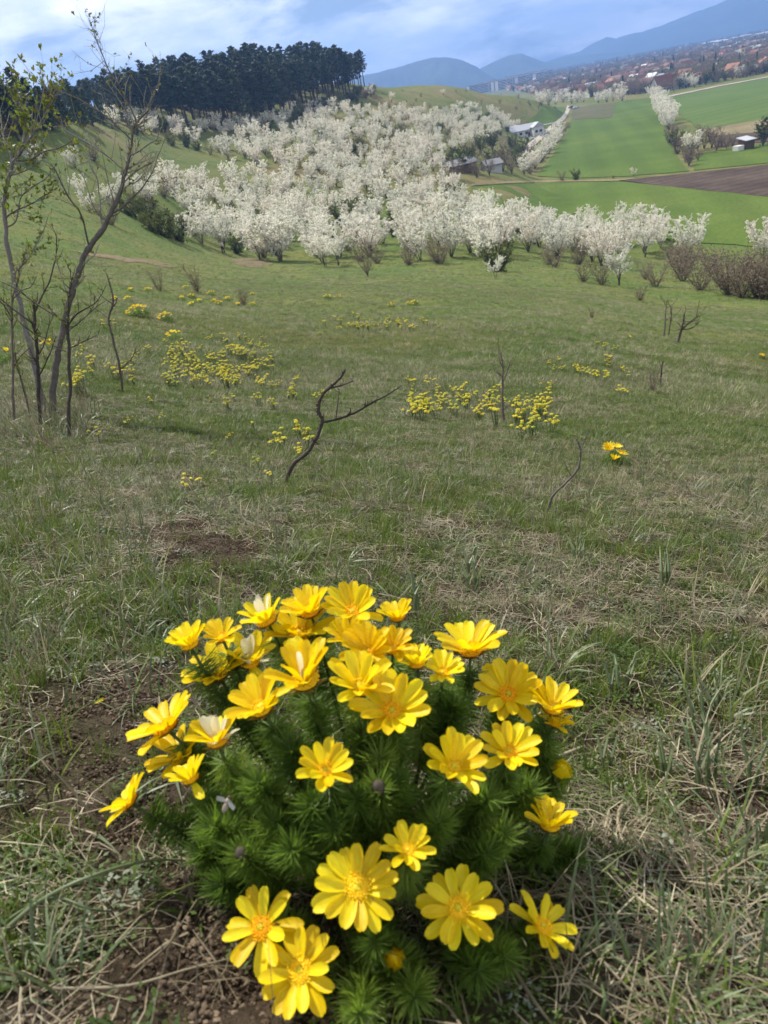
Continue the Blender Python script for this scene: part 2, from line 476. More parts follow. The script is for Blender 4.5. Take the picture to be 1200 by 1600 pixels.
sheet('field', [(1094,203),(1200,186),(1330,170),(1330,188),(1200,206),(1122,213)], M['stubble'], 'tan strip of dry stubble beyond the dark soil', 'field')
sheet('field', [(1112,213),(1200,206),(1330,188),(1330,206),(1200,222),(1118,230)], M['plough'], 'narrow dark strip of bare soil behind the hut', 'field', lift=.16)
sheet('field', [(1090,240),(1200,223),(1330,206),(1330,240),(1200,255),(1084,267)], M['crop'], 'green grass plot around the small hut', 'field')
M['bare'] = field_mat('bare_earth', [(.3, (.10, .085, .04)), (.5, (.15, .115, .065)), (.7, (.19, .145, .09))], .4)
sheet('bare_ground', [(362,408),(380,403),(405,405),(424,413),(408,419),(380,417)], M['bare'], 'brownish worn patch of earth before the plum trees', 'ground', lift=.04, step=2.0, jitter=.5)
sheet('bare_ground', [(120,392),(160,398),(200,403),(245,409),(272,417),(262,419),(235,414),(190,408),(150,402),(120,396)], M['bare'], 'brownish worn streak along the slope behind the saplings', 'ground', lift=.04, step=2.0, jitter=.5)
sheet('lane', [(893,167),(889,176),(883,187),(866,201),(846,219),(828,234),(818,246),(810,244),(822,228),(840,214),(858,199),(876,185),(884,174),(886,165)], M['dirt_road'], 'pale dirt lane winding past the farm building', 'road', lift=.3, jitter=.1)
sheet('lane', [(735,292),(800,287.5),(870,285.5),(965,284),(990,281),(990,279.4),(965,281.5),(870,282.8),(800,284.5),(740,288)], M['stubble'], 'faint dry track along the edge of the crop field', 'path', lift=.25, jitter=.1)
sheet('lane', [(1046,152),(1120,136.5),(1200,121.5),(1300,102),(1300,100.5),(1200,120.2),(1120,135),(1046,150)], M['dirt_road'], 'pale track between the far green field and the village', 'path', lift=.3, jitter=.1)

# ------------------------------------------------------------------ mountains
M['mountain'] = solid('wooded_mountain', [(.3, (.030, .045, .025)), (.6, (.060, .075, .040)), (.8, (.10, .10, .07))], .95, .004, .1, coord='Position', rnd=.1)
def mountain(name, prof, D, depth, label, seed, rough=.06):
    prof = sorted((azel(u, v) for u, v in prof))
    A_ = np.array([p[0] for p in prof]); T_ = np.array([p[1] for p in prof])
    azs = np.linspace(A_[0], A_[-1], 260)
    tt = np.interp(azs, A_, T_)
    zc = tt * D
    zc = zc + fbm(azs * 90, azs * 0, 5, seed) * rough * np.maximum(zc - FLOOR, 8) * .35
    w = np.sin(np.clip((azs - azs[0]) / (azs[-1] - azs[0]), 0, 1) * PI) ** .15
    ks = np.linspace(-1, 1, 25)
    V = []
    for k in ks:
        prof_k = (1 - abs(k)) ** .8
        dd = D + k * depth
        ridge = fbm(azs * 55 + 3, np.full_like(azs, k * 2.2), 5, seed + 5)
        z = FLOOR - 3 + (zc - FLOOR) * prof_k * (1 + ridge * .5 * (abs(k)) ) * np.clip(w, 0, 1)
        V.append(np.c_[dd * np.sin(azs), dd * np.cos(azs), z])
    V = np.concatenate(V); n = len(azs); m_ = len(ks)
    ii = np.arange(n * m_).reshape(m_, n)
    q = np.stack([ii[:-1, :-1], ii[:-1, 1:], ii[1:, 1:], ii[1:, :-1]], -1).reshape(-1, 4)
    tag(ob(name, npmesh(name, V, q, M['mountain'], True)), label, 'mountain', kind='structure')
mountain('mountain', [(380,175),(470,140),(560,118),(590,112),(620,104),(650,95),(675,88),(700,86),(722,91),(745,101),(760,112),(780,124),(800,129),(850,125)], 3900, 500, 'blue wooded mountain with a broad rounded top', 3)
mountain('mountain', [(690,140),(720,126),(745,106),(770,94),(795,84),(815,82),(835,90),(850,96),(870,98),(890,100),(950,98),(1000,95),(1060,86)], 4500, 450, 'blue wooded mountain with a small pointed top', 13)
mountain('hills', [(800,115),(850,95),(880,87),(920,83),(970,81),(1010,76),(1050,70),(1100,62),(1180,50),(1300,30)], 5000, 300, 'low dark foothills at the edge of the plain', 23)
mountain('mountain', [(520,135),(600,122),(700,122),(800,108),(850,96),(880,86),(905,80),(920,70),(938,62),(948,56),(962,60),(985,51),(1000,50),(1030,40),(1060,29),(1090,16),(1120,5),(1150,-8),(1200,-26),(1260,-40),(1340,-38),(1450,-25),(1600,0)], 6200, 900, 'pale blue high mountain range climbing out of the haze', 33, rough=.12)
# ------------------------------------------------------------------ trees: prototypes
M['blossom'] = leafy('plum_blossom', [(.15, (.56, .56, .47)), (.35, (.74, .725, .62)), (.55, (.82, .80, .69)), (.75, (.76, .71, .61)), (.9, (.85, .84, .77))], .7, .5, None, 1.1, spec=.15)
M['twig'] = solid('grey_brown_bark', [(.3, (.06, .047, .04)), (.6, (.11, .09, .077)), (.8, (.16, .14, .12))], .9, 6, .2, .4, 30)
M['budbrown'] = leafy('budding_twigs', [(.2, (.16, .125, .085)), (.45, (.24, .185, .13)), (.7, (.27, .225, .145)), (.9, (.20, .20, .09))], .8, .25, None, 1.5)
M['younggreen'] = leafy('young_leaves', [(.2, (.055, .075, .02)), (.5, (.095, .115, .032)), (.8, (.15, .17, .045))], .7, .35, None, 1.2)
M['needles'] = leafy('pine_needles', [(.2, (.018, .032, .014)), (.5, (.030, .052, .021)), (.8, (.050, .076, .030))], .7, .12, None, .5)
M['pinebark'] = solid('pine_bark', [(.3, (.05, .035, .027)), (.6, (.10, .068, .048)), (.8, (.15, .11, .08))], .95, 2, .1)
def rand_dir(r, up=0.0):
    while True:
        v = Vector((r.uniform(-1, 1), r.uniform(-1, 1), r.uniform(-1, 1)))
        if .05 < v.length < 1: break
    v.normalize(); v.z += up
    return v.normalized()
def flake(mb, c, nrm, size, r, asp=1.0, mi=0):
    a = nrm.cross(Vector((r.uniform(-1, 1), r.uniform(-1, 1), r.uniform(-1, 1))))
    if a.length < .01: a = Vector((1, 0, 0))
    a.normalize(); b = nrm.cross(a)
    a *= size; b *= size * asp
    mb.add([c - a * .5 - b * .35, c + a * .45 - b * .5, c + a * .5 + b * .4, c - a * .4 + b * .5], [(0, 1, 2, 3)], mi)
def shrubby(seed, h, w, limbs, twigs, fl, size, base=.18, brush=.75, trunk_r=.07, crown_mat='blossom', low=0.0, twig_vis=.35, reach=(.12, .32), ball=None):
    """A many-limbed small tree: curved limbs, upward-brushing twigs set with blossom or leaf flakes."""
    r = random.Random(seed)
    tb, cb = MB(), MB()
    tips = []
    for i in range(limbs):
        a = 2 * PI * (i + r.uniform(-.35, .35)) / limbs
        out = w * .5 * r.uniform(.35, .95); top = h * r.uniform(.55, .86)
        p0 = Vector((r.uniform(-.08, .08), r.uniform(-.08, .08), -.25))
        p1 = Vector((math.cos(a) * out * .18, math.sin(a) * out * .18, h * base * r.uniform(.8, 1.3)))
        p3 = Vector((math.cos(a) * out, math.sin(a) * out, top))
        p2 = p1.lerp(p3, .5) + Vector((math.cos(a), math.sin(a), 0)) * out * .16
        path = []
        for k in range(6):
            s = k / 5
            path.append(p0 * (1 - s) ** 3 + p1 * 3 * s * (1 - s) ** 2 + p2 * 3 * s * s * (1 - s) + p3 * s ** 3 + rand_dir(r) * .03 * h * s)
        rad = trunk_r * r.uniform(.6, 1.0)
        tb.tube(path, [rad * (1 - .82 * k / 5) for k in range(6)], 5)
        tips.append(path)
    for i in range(twigs):
        path = r.choice(tips); s = r.uniform(.28 + low * -.2, 1.0)
        k = min(int(s * 5), 4); p = path[k].lerp(path[k + 1], s * 5 - k)
        d = rand_dir(r, brush); d.x *= 1.1; d.y *= 1.1
        outw = Vector((p.x, p.y, 0))
        if outw.length > .01: d = (d + outw.normalized() * .45).normalized()
        L = h * r.uniform(*reach) * (1.15 - .3 * s)
        q = p + d * L + Vector((0, 0, L * .22 * brush))
        mid = p.lerp(q, .5) + rand_dir(r) * L * .08
        if r.random() < twig_vis: tb.tube([p, mid, q], [trunk_r * .16, trunk_r * .1, trunk_r * .04], 3, cap=False)
        for j in range(fl):
            t = r.uniform(.05, 1.02) ** .8
            c = (p.lerp(mid, t * 2) if t < .5 else mid.lerp(q, t * 2 - 1)) + rand_dir(r) * size * r.uniform(.2, 1.5) * (1.2 - .6 * t)
            if ball:
                zc = h * .57; dv = Vector((c.x / (ball * .5), c.y / (ball * .5), (c.z - zc) / (h * .38)))
                lump = 1 + .16 * math.sin(3.1 * c.x + seed) * math.cos(2.7 * c.y + seed) + .10 * math.sin(4.3 * c.z + seed)
                if dv.length > lump:
                    k_ = lump / dv.length * r.uniform(.88, 1.04); c = Vector((c.x * k_, c.y * k_, zc + (c.z - zc) * k_))
            flake(cb, c, rand_dir(r, .2), size * r.uniform(.6, 1.25), r, r.uniform(.6, 1.1))
    return tb, cb
PROTO = {}
def proto(kind, n, fn):
    PROTO[kind] = []
    for i in range(n):
        tb, cb, m2 = fn(i)
        tm = tb.mesh(kind + '_trunk', M['pinebark' if kind.startswith('pine') else 'twig'])
        cm = cb.mesh(kind + '_crown', M[m2])
        both = MB(); both.v = tb.v + cb.v; both.f = tb.f + [tuple(k + len(tb.v) for k in f) for f in cb.f]; both.m = [0] * len(tb.f) + [1] * len(cb.f)
        bm = both.mesh(kind, [tm.materials[0], cm.materials[0]])
        zs = [v[2] for v in cb.v]; xs = [math.hypot(v[0], v[1]) for v in cb.v]
        PROTO[kind].append((tm, cm, bm, float(np.percentile(zs, 99.3))))
proto('plum', 7, lambda i: (*shrubby(100 + i, 5.6, [5.6, 4.9, 6.2, 5.4, 4.6, 5.8, 5.2][i], 6 + i % 3, 170, 27, .125, brush=.42, reach=(.10, .24), ball=[4.9, 4.5, 5.3, 4.9, 4.2, 5.1, 4.7][i]), 'blossom'))
proto('young_plum', 3, lambda i: (*shrubby(200 + i, 4.2, [2.7, 2.4, 3.2][i], 3, 85, 30, .10, base=.34, brush=1.0, trunk_r=.075), 'blossom'))
proto('brown_bush', 4, lambda i: (*shrubby(300 + i, 3.2, [3.8, 3.2, 4.2, 3.4][i], 9, 170, 9, .085, base=.08, brush=.8, trunk_r=.045, low=1, twig_vis=.95), 'budbrown'))
proto('green_bush', 3, lambda i: (*shrubby(400 + i, 3.0, [3.6, 3.0, 3.9][i], 8, 170, 17, .12, base=.08, brush=.6, trunk_r=.045, low=1, twig_vis=.5), 'younggreen'))
proto('grey_tree', 3, lambda i: (*shrubby(450 + i, 7.5, [6.5, 5.5, 7.0][i], 6, 170, 9, .16, base=.2, brush=.6, trunk_r=.13, twig_vis=.95), 'budbrown'))
proto('green_tree', 3, lambda i: (*shrubby(470 + i, 7.0, [6.5, 5.5, 6.0][i], 6, 150, 17, .22, base=.2, brush=.5, trunk_r=.12), 'younggreen'))
def pine(i):
    r = random.Random(500 + i); h = 17.0
    tb, cb = MB(), MB()
    lean = Vector((r.uniform(-.5, .5), r.uniform(-.5, .5), 0))
    path = [Vector((0, 0, -.6)) + lean * (k / 6) ** 2 + Vector((0, 0, (h - .2) * k / 6)) for k in range(7)]
    tb.tube(path, [.24 * (1 - .85 * k / 6) + .02 for k in range(7)], 6)
    lo = [.34, .42, .28, .38, .46][i]
    nb = 40
    for k in range(nb):
        s = lo + (1 - lo) * (k + r.random()) / nb
        z = h * s; f = (s - lo) / (1 - lo)
        L = (2.9 * (1 - f) ** .65 * (.45 + .55 * min(1, f * 4)) + .5) * r.uniform(.55, 1.15)
        a = k * 2.4 + r.uniform(-.5, .5)
        p = Vector((0, 0, z)) + lean * s * s
        q = p + Vector((math.cos(a) * L, math.sin(a) * L, L * r.uniform(.05, .45)))
        tb.tube([p, p.lerp(q, .5) + Vector((0, 0, -.1)), q], [.06, .045, .02], 3, cap=False)
        for j in range(3):
            c = p.lerp(q, [1.0, .72, .45][j]) + rand_dir(r) * .25
            R = r.uniform(.55, 1.0) * (1 - .35 * f)
            for e in range(13):
                d = rand_dir(r, .25); pos = c + Vector((d.x * R, d.y * R, d.z * R * .55)) * r.uniform(.4, 1)
                flake(cb, pos, (d + rand_dir(r) * .8).normalized(), r.uniform(.32, .62), r, .6)
    for e in range(40):
        d = rand_dir(r, .3); flake(cb, Vector((0, 0, h * .985)) + lean + Vector((d.x * .6, d.y * .6, d.z * .9)), d, .45, r, .6)
    return tb, cb, 'needles'
proto('pine', 5, pine)
def conifer(i):
    r = random.Random(540 + i); h = 9.0; tb, cb = MB(), MB()
    tb.tube([(0, 0, -.4), (0, 0, 4), (0, 0, h * .95)], [.16, .1, .03], 5)
    for e in range(700):
        s = r.random() ** .8; z = .8 + (h - .8) * s; R = (1 - s) * 1.9 + .1; a = r.uniform(0, 2 * PI)
        d = Vector((math.cos(a), math.sin(a), -.25)); flake(cb, Vector((math.cos(a) * R * r.uniform(.5, 1), math.sin(a) * R * r.uniform(.5, 1), z)), (d + rand_dir(r) * .6).normalized(), .5, r, .5)
    return tb, cb, 'needles'
proto('conifer', 2, conifer)

def put_tree(kind, p, height, name, label, group=None, rnd=RNG, which=None, wide=1.0):
    """One tree with its trunk and crown, standing on the ground at p."""
    i = rnd.randrange(len(PROTO[kind])) if which is None else which
    tm, cm, bm, h0 = PROTO[kind][i]
    s = height / h0
    root = empty(name, p, (0, 0, rnd.uniform(0, 6.28)), (s * wide * rnd.uniform(.92, 1.1), s * wide * rnd.uniform(.92, 1.1), s))
    ob('trunk', tm, root); ob('crown', cm, root)
    return tag(root, label, 'bush' if 'bush' in name else 'tree', group)
def scatter(name, meshes, P, rz, scl, idx, label, cat, tilt=None):
    """Uncounted growth: one object whose points carry instances of a few small meshes."""
    coll = bpy.data.collections.new(name + '_kinds')
    for k, me in enumerate(meshes):
        coll.objects.link(bpy.data.objects.new('%s_kind_%03d' % (name, k), me))
    P = np.asarray(P, np.float32)
    me = bpy.data.meshes.new(name)
    me.vertices.add(len(P)); me.vertices.foreach_set('co', P.ravel())
    a = me.attributes.new('rot', 'FLOAT_VECTOR', 'POINT')
    rot = np.zeros((len(P), 3), np.float32); rot[:, 2] = rz
    if tilt is not None: rot[:, :2] = tilt
    a.data.foreach_set('vector', rot.ravel())
    a = me.attributes.new('scl', 'FLOAT', 'POINT'); a.data.foreach_set('value', np.asarray(scl, np.float32))
    a = me.attributes.new('kind_index', 'INT', 'POINT'); a.data.foreach_set('value', np.asarray(idx, np.int32))
    o = ob(name, me)
    g = bpy.data.node_groups.new(name, 'GeometryNodeTree')
    g.interface.new_socket('Geometry', in_out='INPUT', socket_type='NodeSocketGeometry')
    g.interface.new_socket('Geometry', in_out='OUTPUT', socket_type='NodeSocketGeometry')
    gi, go = g.nodes.new('NodeGroupInput'), g.nodes.new('NodeGroupOutput')
    ci = g.nodes.new('GeometryNodeCollectionInfo'); ci.inputs['Collection'].default_value = coll
    ci.inputs['Separate Children'].default_value = True; ci.inputs['Reset Children'].default_value = True
    iop = g.nodes.new('GeometryNodeInstanceOnPoints'); iop.inputs['Pick Instance'].default_value = True
    def na(nm, ty):
        n = g.nodes.new('GeometryNodeInputNamedAttribute'); n.data_type = ty; n.inputs['Name'].default_value = nm
        return [s for s in n.outputs if s.enabled and s.name == 'Attribute'][0]
    L = g.links
    L.new(gi.outputs[0], iop.inputs['Points']); L.new(ci.outputs[0], iop.inputs['Instance'])
    L.new(na('kind_index', 'INT'), iop.inputs['Instance Index']); L.new(na('rot', 'FLOAT_VECTOR'), iop.inputs['Rotation'])
    L.new(na('scl', 'FLOAT'), iop.inputs['Scale']); L.new(iop.outputs[0], go.inputs[0])
    md = o.modifiers.new('scatter', 'NODES'); md.node_group = g
    return tag(o, label, cat, kind='stuff')

# ------------------------------------------------------------------ the plum thicket on the slope
THICKET = [(275,285),(218,318),(218,345),(300,382),(360,396),(440,412),(560,412),(700,414),(870,416),(930,420),(1035,388),(1030,364),(900,352),(790,346),(735,325),(722,300),(705,275),(690,255),(695,240),(760,226),(792,208),(842,190),(845,174),(770,177),(700,182),(620,178),(560,172),(470,172),(430,190),(380,200),(300,203),(225,197),(165,192),(168,200),(250,224),(350,247),(430,264),(465,276),(400,287),(340,282)]
def sample(poly, n, seed, dmin, dmax, azr=(-.36, .58)):
    rg = np.random.default_rng(seed)
    a = rg.uniform(azr[0], azr[1], n); d = np.sqrt(rg.uniform(dmin ** 2, dmax ** 2, n))
    x, y = d * np.sin(a), d * np.cos(a); z = H(x, y)
    P = np.c_[x, y, z]; dep = P @ FW
    u = 600 + F_PX * (P @ RC) / dep; v = 800 - F_PX * (P @ UC) / dep
    # only ground that the photograph could show from here: no nearer ground above it
    keep = [i for i in range(n) if inside(poly, u[i], v[i])]
    return P[keep], np.c_[u, v][keep], d[keep]
def thin(P, spacing, rnd):
    out, cell = [], {}
    for i, p in enumerate(P):
        s = spacing(p) if callable(spacing) else spacing
        k = (int(p[0] // 4), int(p[1] // 4)); ok = True
        for a in (-1, 0, 1):
            for b in (-1, 0, 1):
                for q in cell.get((k[0] + a, k[1] + b), ()):
                    if (q[0] - p[0]) ** 2 + (q[1] - p[1]) ** 2 < s * s: ok = False; break
        if ok: out.append(i); cell.setdefault(k, []).append(p)
    return out
P, UV, D = sample(THICKET, 26000, 3, 75, 420)
keep = thin(P, lambda p: 3.4 + 1.7 * _tab[int(p[0]) & 255, int(p[1]) & 255], RNG)
P, UV, D = P[keep], UV[keep], D[keep]
order = np.argsort(D)
r3 = random.Random(31)
n_plum = n_bush = 0
def zone(u, v, h):
    z = 'in the front row of the thicket' if v > 385 else 'at the upper left corner of the thicket' if u < 340 else 'in the thicket beside the crop field' if u > 740 else 'in the thicket toward the farm yard' if u > 620 and v < 320 else 'in the middle of the thicket'
    z = z.replace('upper left corner', 'hillward corner')
    return ('tall ' if h > 4.3 else 'low ') + 'white blossoming plum tree ' + z
mass_P, mass_s, mass_i = [], [], []
mass_meshes = [p[2] for p in PROTO['plum']] + [p[2] for p in PROTO['brown_bush']] + [p[2] for p in PROTO['green_bush']]
for i in order:
    p, (u, v), d = P[i], UV[i], D[i]
    edge = v > 345 and u < 330
    dens = vnoise(p[0] / 14, p[1] / 14, 40) + .5
    if edge and r3.random() < .2: continue
    if u < 330 and v > 250 and r3.random() < .12: continue
    front = v > 388
    bushy = r3.random() < (.42 if front else (.22 if u > 330 else .4) + .10 * (dens < .3))
    hgt = r3.uniform(3.9, 5.4) if front else r3.uniform(3.2, 5.0)
    if bushy:
        kind = 'brown_bush' if r3.random() < (.72 if front else .5) else 'green_bush'
        hgt = r3.uniform(2.0, 3.6)
        if n_bush < 110:
            n_bush += 1
            put_tree(kind, p, hgt, 'bare_bush' if kind == 'brown_bush' else 'leafing_bush', 'brown budding bush growing among the white plum trees' if kind == 'brown_bush' else 'green leafing bush growing among the white plum trees', 'bushes of the plum thicket', r3); continue
        k = (len(PROTO['plum']) + r3.randrange(4)) if kind == 'brown_bush' else len(PROTO['plum']) + 4 + r3.randrange(3)
        mass_P.append(p); mass_s.append(hgt / 3.0); mass_i.append(k)
    elif n_plum < 280:
        n_plum += 1
        put_tree('plum', p, hgt, 'plum_tree', zone(u, v, hgt), 'plum trees of the thicket', r3)
    else:
        mass_P.append(p); mass_s.append(hgt / 5.6); mass_i.append(r3.randrange(len(PROTO['plum'])))
scatter('plum_thicket', mass_meshes, mass_P, [r3.uniform(0, 6.28) for _ in mass_P], mass_s, mass_i, 'far white mass of blossoming plum trees reaching up to the pines', 'thicket')
print('thicket', n_plum, n_bush, len(mass_P))

# trees that stand out in front of the thicket
for u, v, px, kind, nm, lab in [
    (968,446,62,'young_plum','plum_tree','small white plum tree standing alone in the grass before the thicket'),
    (1008,402,48,'young_plum','plum_tree','slim white plum tree between the thicket and the creamy tree'),
    (1072,402,62,'plum','plum_tree','creamy yellowish plum tree rising above brown bushes'),
    (1192,402,60,'plum','plum_tree','greyish white plum tree beside the brown bushes at the field edge'),
    (509,417,46,'young_plum','plum_tree','slim young plum tree of a pair at the thicket foot'),
    (529,415,44,'young_plum','plum_tree','slim young plum tree of a pair at the thicket foot'),
    (440,408,70,'plum','plum_tree','tall plum tree with dark forked trunk at the thicket foot'),
    (408,406,62,'plum','plum_tree','broad plum tree with greenish leaves at the thicket foot'),
    (316,381,60,'plum','plum_tree','white plum tree at the upper corner of the thicket above the bare ground'),
    (940,445,40,'brown_bush','bare_bush','brown bush next to the lone small white plum tree'),
    (912,440,30,'brown_bush','bare_bush','low thin brown bush before the blossom thicket'),
    (1025,448,40,'brown_bush','bare_bush','upright brown bush between lone plum tree and bush bank'),
    (1008,436,28,'brown_bush','bare_bush','small wispy brown bush behind the upright brown bush'),
    (1000,470,24,'brown_bush','bare_bush','tiny wispy brown bush on the meadow'),
    (866,418,40,'brown_bush','bare_bush','dark brown bush under the pinkish plum trees'),
    (775,436,34,'young_plum','plum_tree','sparse spindly sapling with a few white flowers'),
    (778,425,44,'green_bush','leafing_bush','olive green bush at the thicket foot'),
    (690,412,34,'brown_bush','bare_bush','reddish brown bush at the thicket foot'),
    (640,414,36,'brown_bush','bare_bush','grey brown bush beside the green thicket foot'),
    (575,432,34,'grey_tree','bare_tree','thin grey young tree alone on the meadow'),
    (990,277,14,'young_plum','plum_tree','small white tree alone at the tip of the ploughed field'),
    (900,282,18,'green_bush','leafing_bush','dark round bush on the field edge'),
    (878,283,16,'brown_bush','bare_bush','small wispy bush beside the dark round bush on the field edge'),
    (958,279,6,'brown_bush','bare_bush','tiny bush on the field edge track'),
    (1192,228,42,'green_tree','leafing_tree','olive tree standing behind the small hut'),
    (1135,232,18,'grey_tree','bare_tree','small grey bush beside the small hut'),
    ]:
    p = hit(u, v)
    put_tree(kind, p, px * depth_of(p) / F_PX, nm, lab, None, r3, wide=.9 if kind == 'young_plum' else 1.0)
for o in list(bpy.data.objects):
    if o.get('label', '').startswith('slim young plum tree of a pair'): o['group'] = 'pair of slim plum trees'
# the bank of brown bushes at the field edge
for k in range(22):
    u = r3.uniform(1052, 1225); v = 468 - (1200 - u) * .06 - abs(r3.gauss(0, 1)) * 16
    if u < 1090: v = r3.uniform(412, 440)
    p = hit(u, v)
    put_tree('brown_bush', p, r3.uniform(2.0, 3.8), 'bare_bush', 'reddish brown bush in the dense bank at the field edge', 'bank of brown bushes', r3)

# ------------------------------------------------------------------ hedgerows, farm trees
def along(pts, n, spread, r):
    for k in range(n):
        s = (k + r.random()) / n * (len(pts) - 1); i = min(int(s), len(pts) - 2); f = s - i
        yield pts[i][0] + (pts[i + 1][0] - pts[i][0]) * f + r.uniform(-spread, spread), pts[i][1] + (pts[i + 1][1] - pts[i][1]) * f
for u, v in along([(885,200),(872,218),(856,238),(840,256),(822,276)], 24, 6, r3):
    w = r3.random() < .6
    put_tree('plum' if w else 'brown_bush', hit(u, v), r3.uniform(4, 6.5) if w else r3.uniform(3, 5), 'plum_tree' if w else 'bare_bush', 'white plum tree in the hedge along the dirt lane' if w else 'brown bush in the hedge along the dirt lane', 'hedge along the dirt lane', r3)
for u, v in along([(1022,153),(1032,172),(1040,190),(1052,205)], 17, 7, r3):
    put_tree('plum', hit(u, v), r3.uniform(6.0, 8.5), 'plum_tree', 'white plum tree in the hedgerow running up to the village', 'hedgerow up to the village', r3)
for u, v in along([(1050,212),(1062,232),(1078,250),(1086,262)], 13, 14, r3):
    k = r3.choice(['grey_tree', 'brown_bush', 'green_bush', 'grey_tree'])
    put_tree(k, hit(u, v), r3.uniform(3.0, 5.2), 'bare_tree' if k == 'grey_tree' else 'bare_bush', 'grey leafless tree at the lower end of the hedgerow' if k == 'grey_tree' else 'brown bush at the lower end of the hedgerow', 'lower end of the hedgerow', r3)
put_tree('plum', hit(1080,242), 6.0, 'plum_tree', 'lone white plum tree among grey trees at the hedgerow foot', None, r3)
for u, v in [(1100,232),(1112,231),(1128,230),(1145,229),(1120,236),(1090,236)]:
    put_tree('grey_tree', hit(u, v), r3.uniform(4, 6.5), 'bare_tree', 'grey leafless tree along the dark soil strip', 'trees along the dark soil strip', r3)
for u, v in [(700,262),(726,268),(742,262),(760,256),(775,262),(790,256),(804,250),(752,240),(770,235),(786,238),(800,232),(815,240),(735,248),(812,262),(786,268),(765,274),(745,278),(830,250),(715,280),(800,272)]:
    k = r3.choice(['green_tree', 'grey_tree', 'grey_tree', 'green_bush'])
    put_tree(k, hit(u, v), r3.uniform(3.6, 6.2), 'leafing_tree' if k.startswith('green') else 'bare_tree', 'dark olive tree around the farm yard' if k.startswith('green') else 'grey leafless tree around the farm yard', 'trees around the farm yard', r3)
for u, v in [(868,163),(880,160),(893,162),(902,160),(912,160),(935,161),(948,160),(958,158),(972,158),(846,164),(857,164)]:
    put_tree('plum', hit(u, v), r3.uniform(6.5, 9.5), 'plum_tree', 'white plum tree at the village edge beyond the lane', 'plum trees at the village edge', r3)
for u, v, h in [(740,177,5),(718,170,3.4),(711,176,3.6),(693,149,2.6),(580,152,4.5),(612,160,3.6)]:
    put_tree('young_plum', hit(u, v), h, 'plum_tree', 'single white plum tree out on the bare hill', 'plum trees on the bare hill', r3, wide=1.5)
for k in range(26):
    u = r3.uniform(580, 850); p = hit(u, r3.uniform(140 + max(0, u - 760) * .25, 172))
    put_tree('brown_bush', p, r3.uniform(.8, 2.2), 'bare_bush', 'low dark bush dotting the bare hill', 'bushes on the bare hill', r3)
for u, v, h in [(118,262,2.6),(128,308,2.4),(60,262,2.4),(178,322,2.6),(196,300,2.6),(140,330,2.0)]:
    put_tree('plum', hit(u, v), h, 'plum_tree', 'white plum tree on the grassy slope below the hill brow', 'plum trees below the hill brow', r3)
for u, v, h in [(148,252,3.2),(352,228,1.5),(175,352,2.6),(232,352,3.0),(245,365,2.6),(262,372,3.0),(282,378,2.6),(205,338,2.8)]:
    put_tree('green_bush' if u > 200 else 'brown_bush', hit(u, v), h, 'leafing_bush' if u > 200 else 'bare_bush', 'low bush on the grassy slope beside the thicket', 'bushes beside the thicket', r3)

# ------------------------------------------------------------------ the pine wood
for u, v in along([(168,192),(235,197),(300,203),(380,202),(430,190),(480,172),(540,152),(574,137)], 62, 3, r3):
    p = hit(u, v - abs(r3.gauss(0, 3)))
    put_tree('pine', p, r3.uniform(13, 17.0) * np.interp(u, [170, 230, 400, 540, 580], [.72, .8, 1.0, .95, .8]), 'pine_tree', 'dark pine at the front edge of the hilltop wood above the blossoms', 'pine wood on the hilltop', r3, wide=1.3)
for k in range(215):                      # the wood covers the rounded hilltop behind its near edge
    s = (k + r3.random()) / 215
    az = -.285 + s * (.057 + .285); near = np.interp(az, [-.29, -.19, -.12, -.06, 0.0, .03, .062], [238, 235, 238, 262, 292, 318, 356])
    d = near + 6 + r3.random() * np.interp(az, [-.24, -.19, .0, .06], [60, 75, 85, 20])
    x, y = d * math.sin(az), d * math.cos(az)
    put_tree('pine', (x, y, H1(x, y)), r3.uniform(13, 17.0) * np.interp(az, [-.285, -.19, -.13, -.06, .02, .06], [.5, .64, .85, 1.0, 1.0, .84]), 'pine_tree', 'dark pine inside the dense wood on the rounded hilltop', 'pine wood on the hilltop', r3, wide=1.3)
for k in range(40):
    u = r3.uniform(-120, 66); v = r3.uniform(188, 206) + (66 - u) * .25
    p = hit(u, v + r3.uniform(0, 14)); hh = (v - np.interp(u, [-120, 0, 30, 60, 75], [70, 92, 108, 112, 135])) * depth_of(p) / F_PX
    put_tree('pine', p, hh * r3.uniform(.8, 1.0), 'pine_tree', 'dark pine of the smaller stand beside the grassy brow', 'pine stand beside the brow', r3, wide=1.3)
for k in range(60):                      # dark scrub under the edge of the wood
    u = r3.uniform(0, 60) if k < 25 else r3.uniform(480, 585); v = (190 + (66 - u) * .3 + r3.uniform(0, 12)) if k < 25 else np.interp(u, [480, 540, 585], [178, 160, 142]) + r3.uniform(-4, 8)
    put_tree('brown_bush' if r3.random() < .6 else 'green_bush', hit(u, v), r3.uniform(2, 4), 'bare_bush', 'dark scrub bush under the edge of the pines', 'scrub under the pines', r3)

for k in range(30):                      # young pines closing the foot of the wood where it thins out over the brow
    u = r3.uniform(62, 175); p = hit(u, np.interp(u, [62, 110, 175], [205, 196, 196]) + r3.uniform(-3, 3))
    put_tree('conifer', p, r3.uniform(4, 7), 'pine_tree', 'small bushy pine at the thinning end of the wood over the brow', 'small pines over the brow', r3, wide=1.4)
